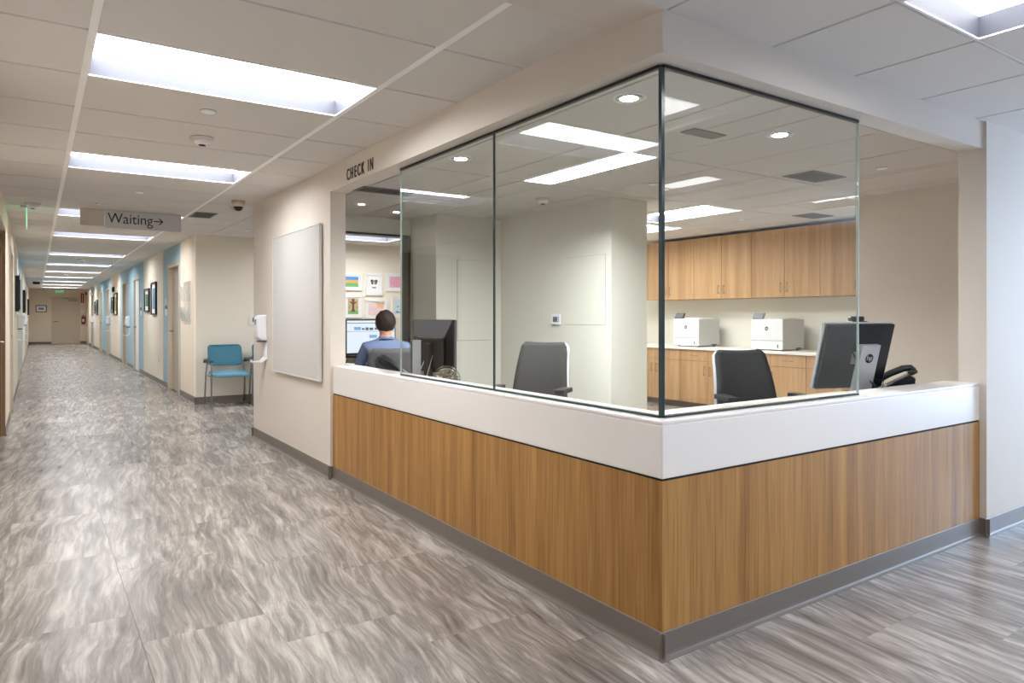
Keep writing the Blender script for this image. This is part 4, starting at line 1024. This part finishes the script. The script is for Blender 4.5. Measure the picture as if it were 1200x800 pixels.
# ================================================================ PHONES AND FAN
def phone(loc, rz, label):
    o = thing('desk_phone', label, 'telephone', loc, rz, 'black desk phones')
    bm = B(); prism(bm, [(-.11, 0), (.11, 0), (.125, .135), (.10, .155), (-.11, .035)], -.095, .095, 'X'); b = obj('base', bm, M['darkback'], o)
    m_ = b.modifiers.new('b', 'BEVEL'); m_.width = .006; m_.segments = 2
    T = Matrix.Translation((-.06, .01, .128)) @ Matrix.Rotation(math.radians(30), 4, 'X')
    bm = B()
    tube(bm, [(0, -.12, -.022), (0, -.115, 0), (0, -.08, .016), (0, 0, .022), (0, .08, .016), (0, .115, 0), (0, .12, -.022)], .020, 10)
    lathe(bm, [(.026, -.04), (.028, -.028), (.022, -.012)], (0, -.11, 0), 16); lathe(bm, [(.026, -.04), (.028, -.028), (.022, -.012)], (0, .11, 0), 16)
    tf(bm, 0, T); obj('handset', bm, M['darkp'], o)
    bm = B(); box(bm, -.02, -.02, .0, .08, .06, .004); tf(bm, 0, Matrix.Translation((0, .03, .1155)) @ Matrix.Rotation(math.radians(30), 4, 'X')); obj('display', bm, M['lav'], o)
    bm = B()
    for i in range(3):
        for j in range(4): box(bm, .0+i*.026, -.09+j*.02, 0, .018+i*.026, -.078+j*.02, .004)
    tf(bm, 0, Matrix.Translation((0, .0, .0975)) @ Matrix.Rotation(math.radians(30), 4, 'X')); obj('keypad', bm, M['silver'], o)
phone((.36, 3.02, .7455), face(.5, -.87), 'black desk phone beside the mini computer, in the open pass-through')
phone((2.27, .36, .7455), face(-.5, .87), 'black desk phone on the counter right of the right monitor')
o = thing('desk_fan', 'small round chrome desk fan beside the left monitor', 'fan', (.255, 2.06, .7455), math.radians(-30))
bm = B(); lathe(bm, [(.055, 0), (.055, .008), (.02, .014), (.008, .02)], seg=24); obj('base', bm, M['fan'], o)
bm = B(); tube(bm, [(0, .0, .014), (0, .04, .03), (0, .045, .085)], .006); obj('neck', bm, M['fan'], o)
bm = B(); R_ = .085; zc = .092
for yy, rr in ((-.03, .045), (-.022, .07), (0, R_), (.022, .07), (.03, .045)):
    tube(bm, [(rr*math.cos(2*PI*i/28), yy, zc+rr*math.sin(2*PI*i/28)) for i in range(29)], .0022, 6)
for i in range(24):
    t = 2*PI*i/24; c, s_ = math.cos(t), math.sin(t)
    tube(bm, [(c*.02, -.034, zc+s_*.02), (c*.045, -.03, zc+s_*.045), (c*.07, -.022, zc+s_*.07), (c*R_, 0, zc+s_*R_), (c*.07, .022, zc+s_*.07), (c*.02, .034, zc+s_*.02)], .0011, 5)
lathe(bm, [(.02, -.037), (.021, -.033)], (0, 0, zc), 20, 'Y'); obj('cage', bm, M['fan'], o)
for k in range(4):
    bm = B(); a = k*PI/2+.4; P = []
    g = []
    for i in range(6):
        r_ = .014+.056*i/5; row = []
        for j in range(5):
            t = a+(j-2)*.26*(1.0+.1*i); row.append(bm.verts.new((r_*math.cos(t), .010*(j-2)*.9, zc+r_*math.sin(t))))
        g.append(row)
    for i in range(5):
        for j in range(4): bm.faces.new((g[i][j], g[i+1][j], g[i+1][j+1], g[i][j+1])).smooth = True
    bl = obj('blade', bm, M['fan'], o, recalc=False); sd = bl.modifiers.new('s', 'SOLIDIFY'); sd.thickness = .0015
bm = B(); cyl(bm, (0, -.012, zc), (0, .03, zc), .016); cyl(bm, (0, .03, zc), (0, .06, zc), .026); obj('motor', bm, M['darkp'], o)

# ================================================================ THE SEATED PERSON
def skin_mesh(name, verts, edges, radii, m, parent, sub=2, root=0, mats=None):
    me = bpy.data.meshes.new(name); me.from_pydata([Vector(v) for v in verts], edges, []); ob = bpy.data.objects.new(name, me); COL.objects.link(ob)
    sk = ob.modifiers.new('skin', 'SKIN'); sk.use_smooth_shade = True
    if not me.skin_vertices: me.skin_vertices.new() if hasattr(me.skin_vertices, 'new') else None
    layer = me.skin_vertices[0].data if me.skin_vertices else me.attributes
    for i, r in enumerate(radii):
        layer[i].radius = r if isinstance(r, tuple) else (r, r)
        layer[i].use_root = (i == root)
    ss = ob.modifiers.new('sub', 'SUBSURF'); ss.levels = sub; ss.render_levels = sub
    dg = bpy.context.evaluated_depsgraph_get(); nm = bpy.data.meshes.new_from_object(ob.evaluated_get(dg))
    bpy.data.objects.remove(ob); nm.materials.clear()
    for q in ([m] if not isinstance(m, list) else m): nm.materials.append(q)
    for p in nm.polygons: p.use_smooth = True; p.material_index = 0
    o = bpy.data.objects.new(name, nm); COL.objects.link(o); o.parent = parent; return o
def person():
    o = thing('person', 'person with short brown hair in a blue shirt working at the lit monitor', 'person', (.67, 3.90, 0), math.radians(-19))
    # local frame: faces +y, seated on a 0.49 m seat; head centre about z 1.17
    V = []; E = []; R = []
    def add(p, r, par=None):
        V.append(p); R.append(r); i = len(V)-1
        if par is not None: E.append((par, i))
        return i
    pel = add((0, -.08, .60), .125)
    wa = add((0, -.07, .72), (.135, .12), pel); ch = add((0, -.03, .86), (.165, .125), wa); ub = add((0, 0.0, .965), (.12, .09), ch)
    nk = add((0, .02, 1.035), .056, ub); hd0 = add((0, .03, 1.085), .055, nk); hd1 = add((0, .045, 1.16), (.078, .092), hd0); hd2 = add((0, .04, 1.225), (.068, .082), hd1)
    hands = []
    for s in (-1, 1):
        sh = add((s*.165, -.005, .955), .066, ub); el0 = add((s*.215, .03, .84), .052, sh); el = add((s*.235, .09, .735), .043, el0)
        fa = add((s*.20, .22, .765), .038, el); wr = add((s*.16, .37, .79), .027, fa); pm = add((s*.145, .435, .79), (.034, .018), wr)
        hands.append((s, pm))
        for k, (dx, L) in enumerate(((-.027, .062), (-.009, .072), (.009, .07), (.026, .058))):
            a = add((s*.145+dx, .475, .792), .0095, pm); b = add((s*.145+dx*1.15, .475+L*.5, .795), .0085, a); c = add((s*.145+dx*1.2, .475+L*.9, .778), .0078, b)
        a = add((s*.145-s*.034, .43, .786), .011, pm); b = add((s*.145-s*.052, .46, .782), .0095, a); c = add((s*.145-s*.056, .485, .777), .0085, b)
        hp = add((s*.09, -.02, .565), .085, pel); kn0 = add((s*.12, .20, .565), .078, hp); kn = add((s*.14, .40, .55), .06, kn0); cf = add((s*.14, .42, .36), .052, kn); an = add((s*.14, .44, .11), .036, cf)
        ft = add((s*.145, .50, .05), .036, an); tt = add((s*.15, .60, .038), .03, ft)
    b = skin_mesh('body', V, E, R, [M['skin'], M['shirt'], M['trouser'], M['darkp']], o)
    me = b.data
    for p in me.polygons:
        c = p.center
        if c.z < .09 and c.y > .3: p.material_index = 3
        elif c.z < .66 and not (abs(c.x) > .18 and c.z > .70): p.material_index = 2
        elif c.z < (1.032 if abs(c.x) < .055 else 1.06) and not (c.y > .345): p.material_index = 1
    # face: nose, eyes, mouth and ears
    def blob(name, c, r, m, sc=(1, 1, 1)):
        bm = B(); bmesh.ops.create_uvsphere(bm, u_segments=20, v_segments=14, radius=r)
        for v in bm.verts: v.co = Vector((v.co.x*sc[0], v.co.y*sc[1], v.co.z*sc[2]))+Vector(c)
        for f in bm.faces: f.smooth = True
        return obj(name, bm, m, o)
    blob('nose', (0, .134, 1.15), .016, M['skin'], (.8, 1.1, 1.3))
    for s in (-1, 1):
        blob('eye', (s*.031, .118, 1.175), .011, M['paper'], (1, .6, .7)); blob('ear', (s*.078, .035, 1.155), .026, M['skin'], (.35, .7, 1.15))
    blob('mouth', (0, .124, 1.112), .02, cmat('lips', 170, 96, 90), (1.1, .35, .3))
    # hair cap
    bm = B(); bmesh.ops.create_uvsphere(bm, u_segments=40, v_segments=26, radius=1)
    kill = []
    for v in bm.verts:
        x, y, z = v.co; wob = 1+.02*math.sin(9*x+7*z)+.015*math.sin(17*y+5*x)
        v.co = Vector((x*.089*wob, .035+y*.107*wob, 1.185+z*.103*wob))
        front = (v.co.y-.035)/.107
        lim = 1.085 if front < -.15 else (1.085+(front+.15)*.24)
        lim = min(lim, 1.225)+.006*math.sin(40*v.co.x)+.004*math.sin(23*v.co.x+1)
        if v.co.z < lim: kill.append(v)
    bmesh.ops.delete(bm, geom=kill, context='VERTS')
    for f in bm.faces: f.smooth = True
    hr = obj('hair', bm, M['hair'], o); sd = hr.modifiers.new('s', 'SOLIDIFY'); sd.thickness = .012; sd.offset = -1
    # collar and lanyard at the neck
    bm = B(); n = 28; rings = []
    for rr, zz in ((.064, 1.012), (.071, 1.012), (.066, 1.046), (.061, 1.046)):
        rings.append([bm.verts.new((math.cos(2*PI*i/n)*rr, .016+math.sin(2*PI*i/n)*rr*1.04, zz-.012*math.sin(2*PI*i/n))) for i in range(n)])
    for a, c in zip(rings, rings[1:]+rings[:1]):
        for i in range(n): bm.faces.new((a[i], a[(i+1) % n], c[(i+1) % n], c[i])).smooth = True
    obj('collar', bm, M['shirt'], o)
    bm = B(); tube(bm, [(-.09, .08, .95), (-.088, .02, 1.005), (-.06, -.045, 1.028), (0, -.062, 1.034), (.06, -.045, 1.028), (.088, .02, 1.005), (.09, .08, .95)], .0045, 6); obj('lanyard', bm, M['lanyard'], o)
    return o
person()
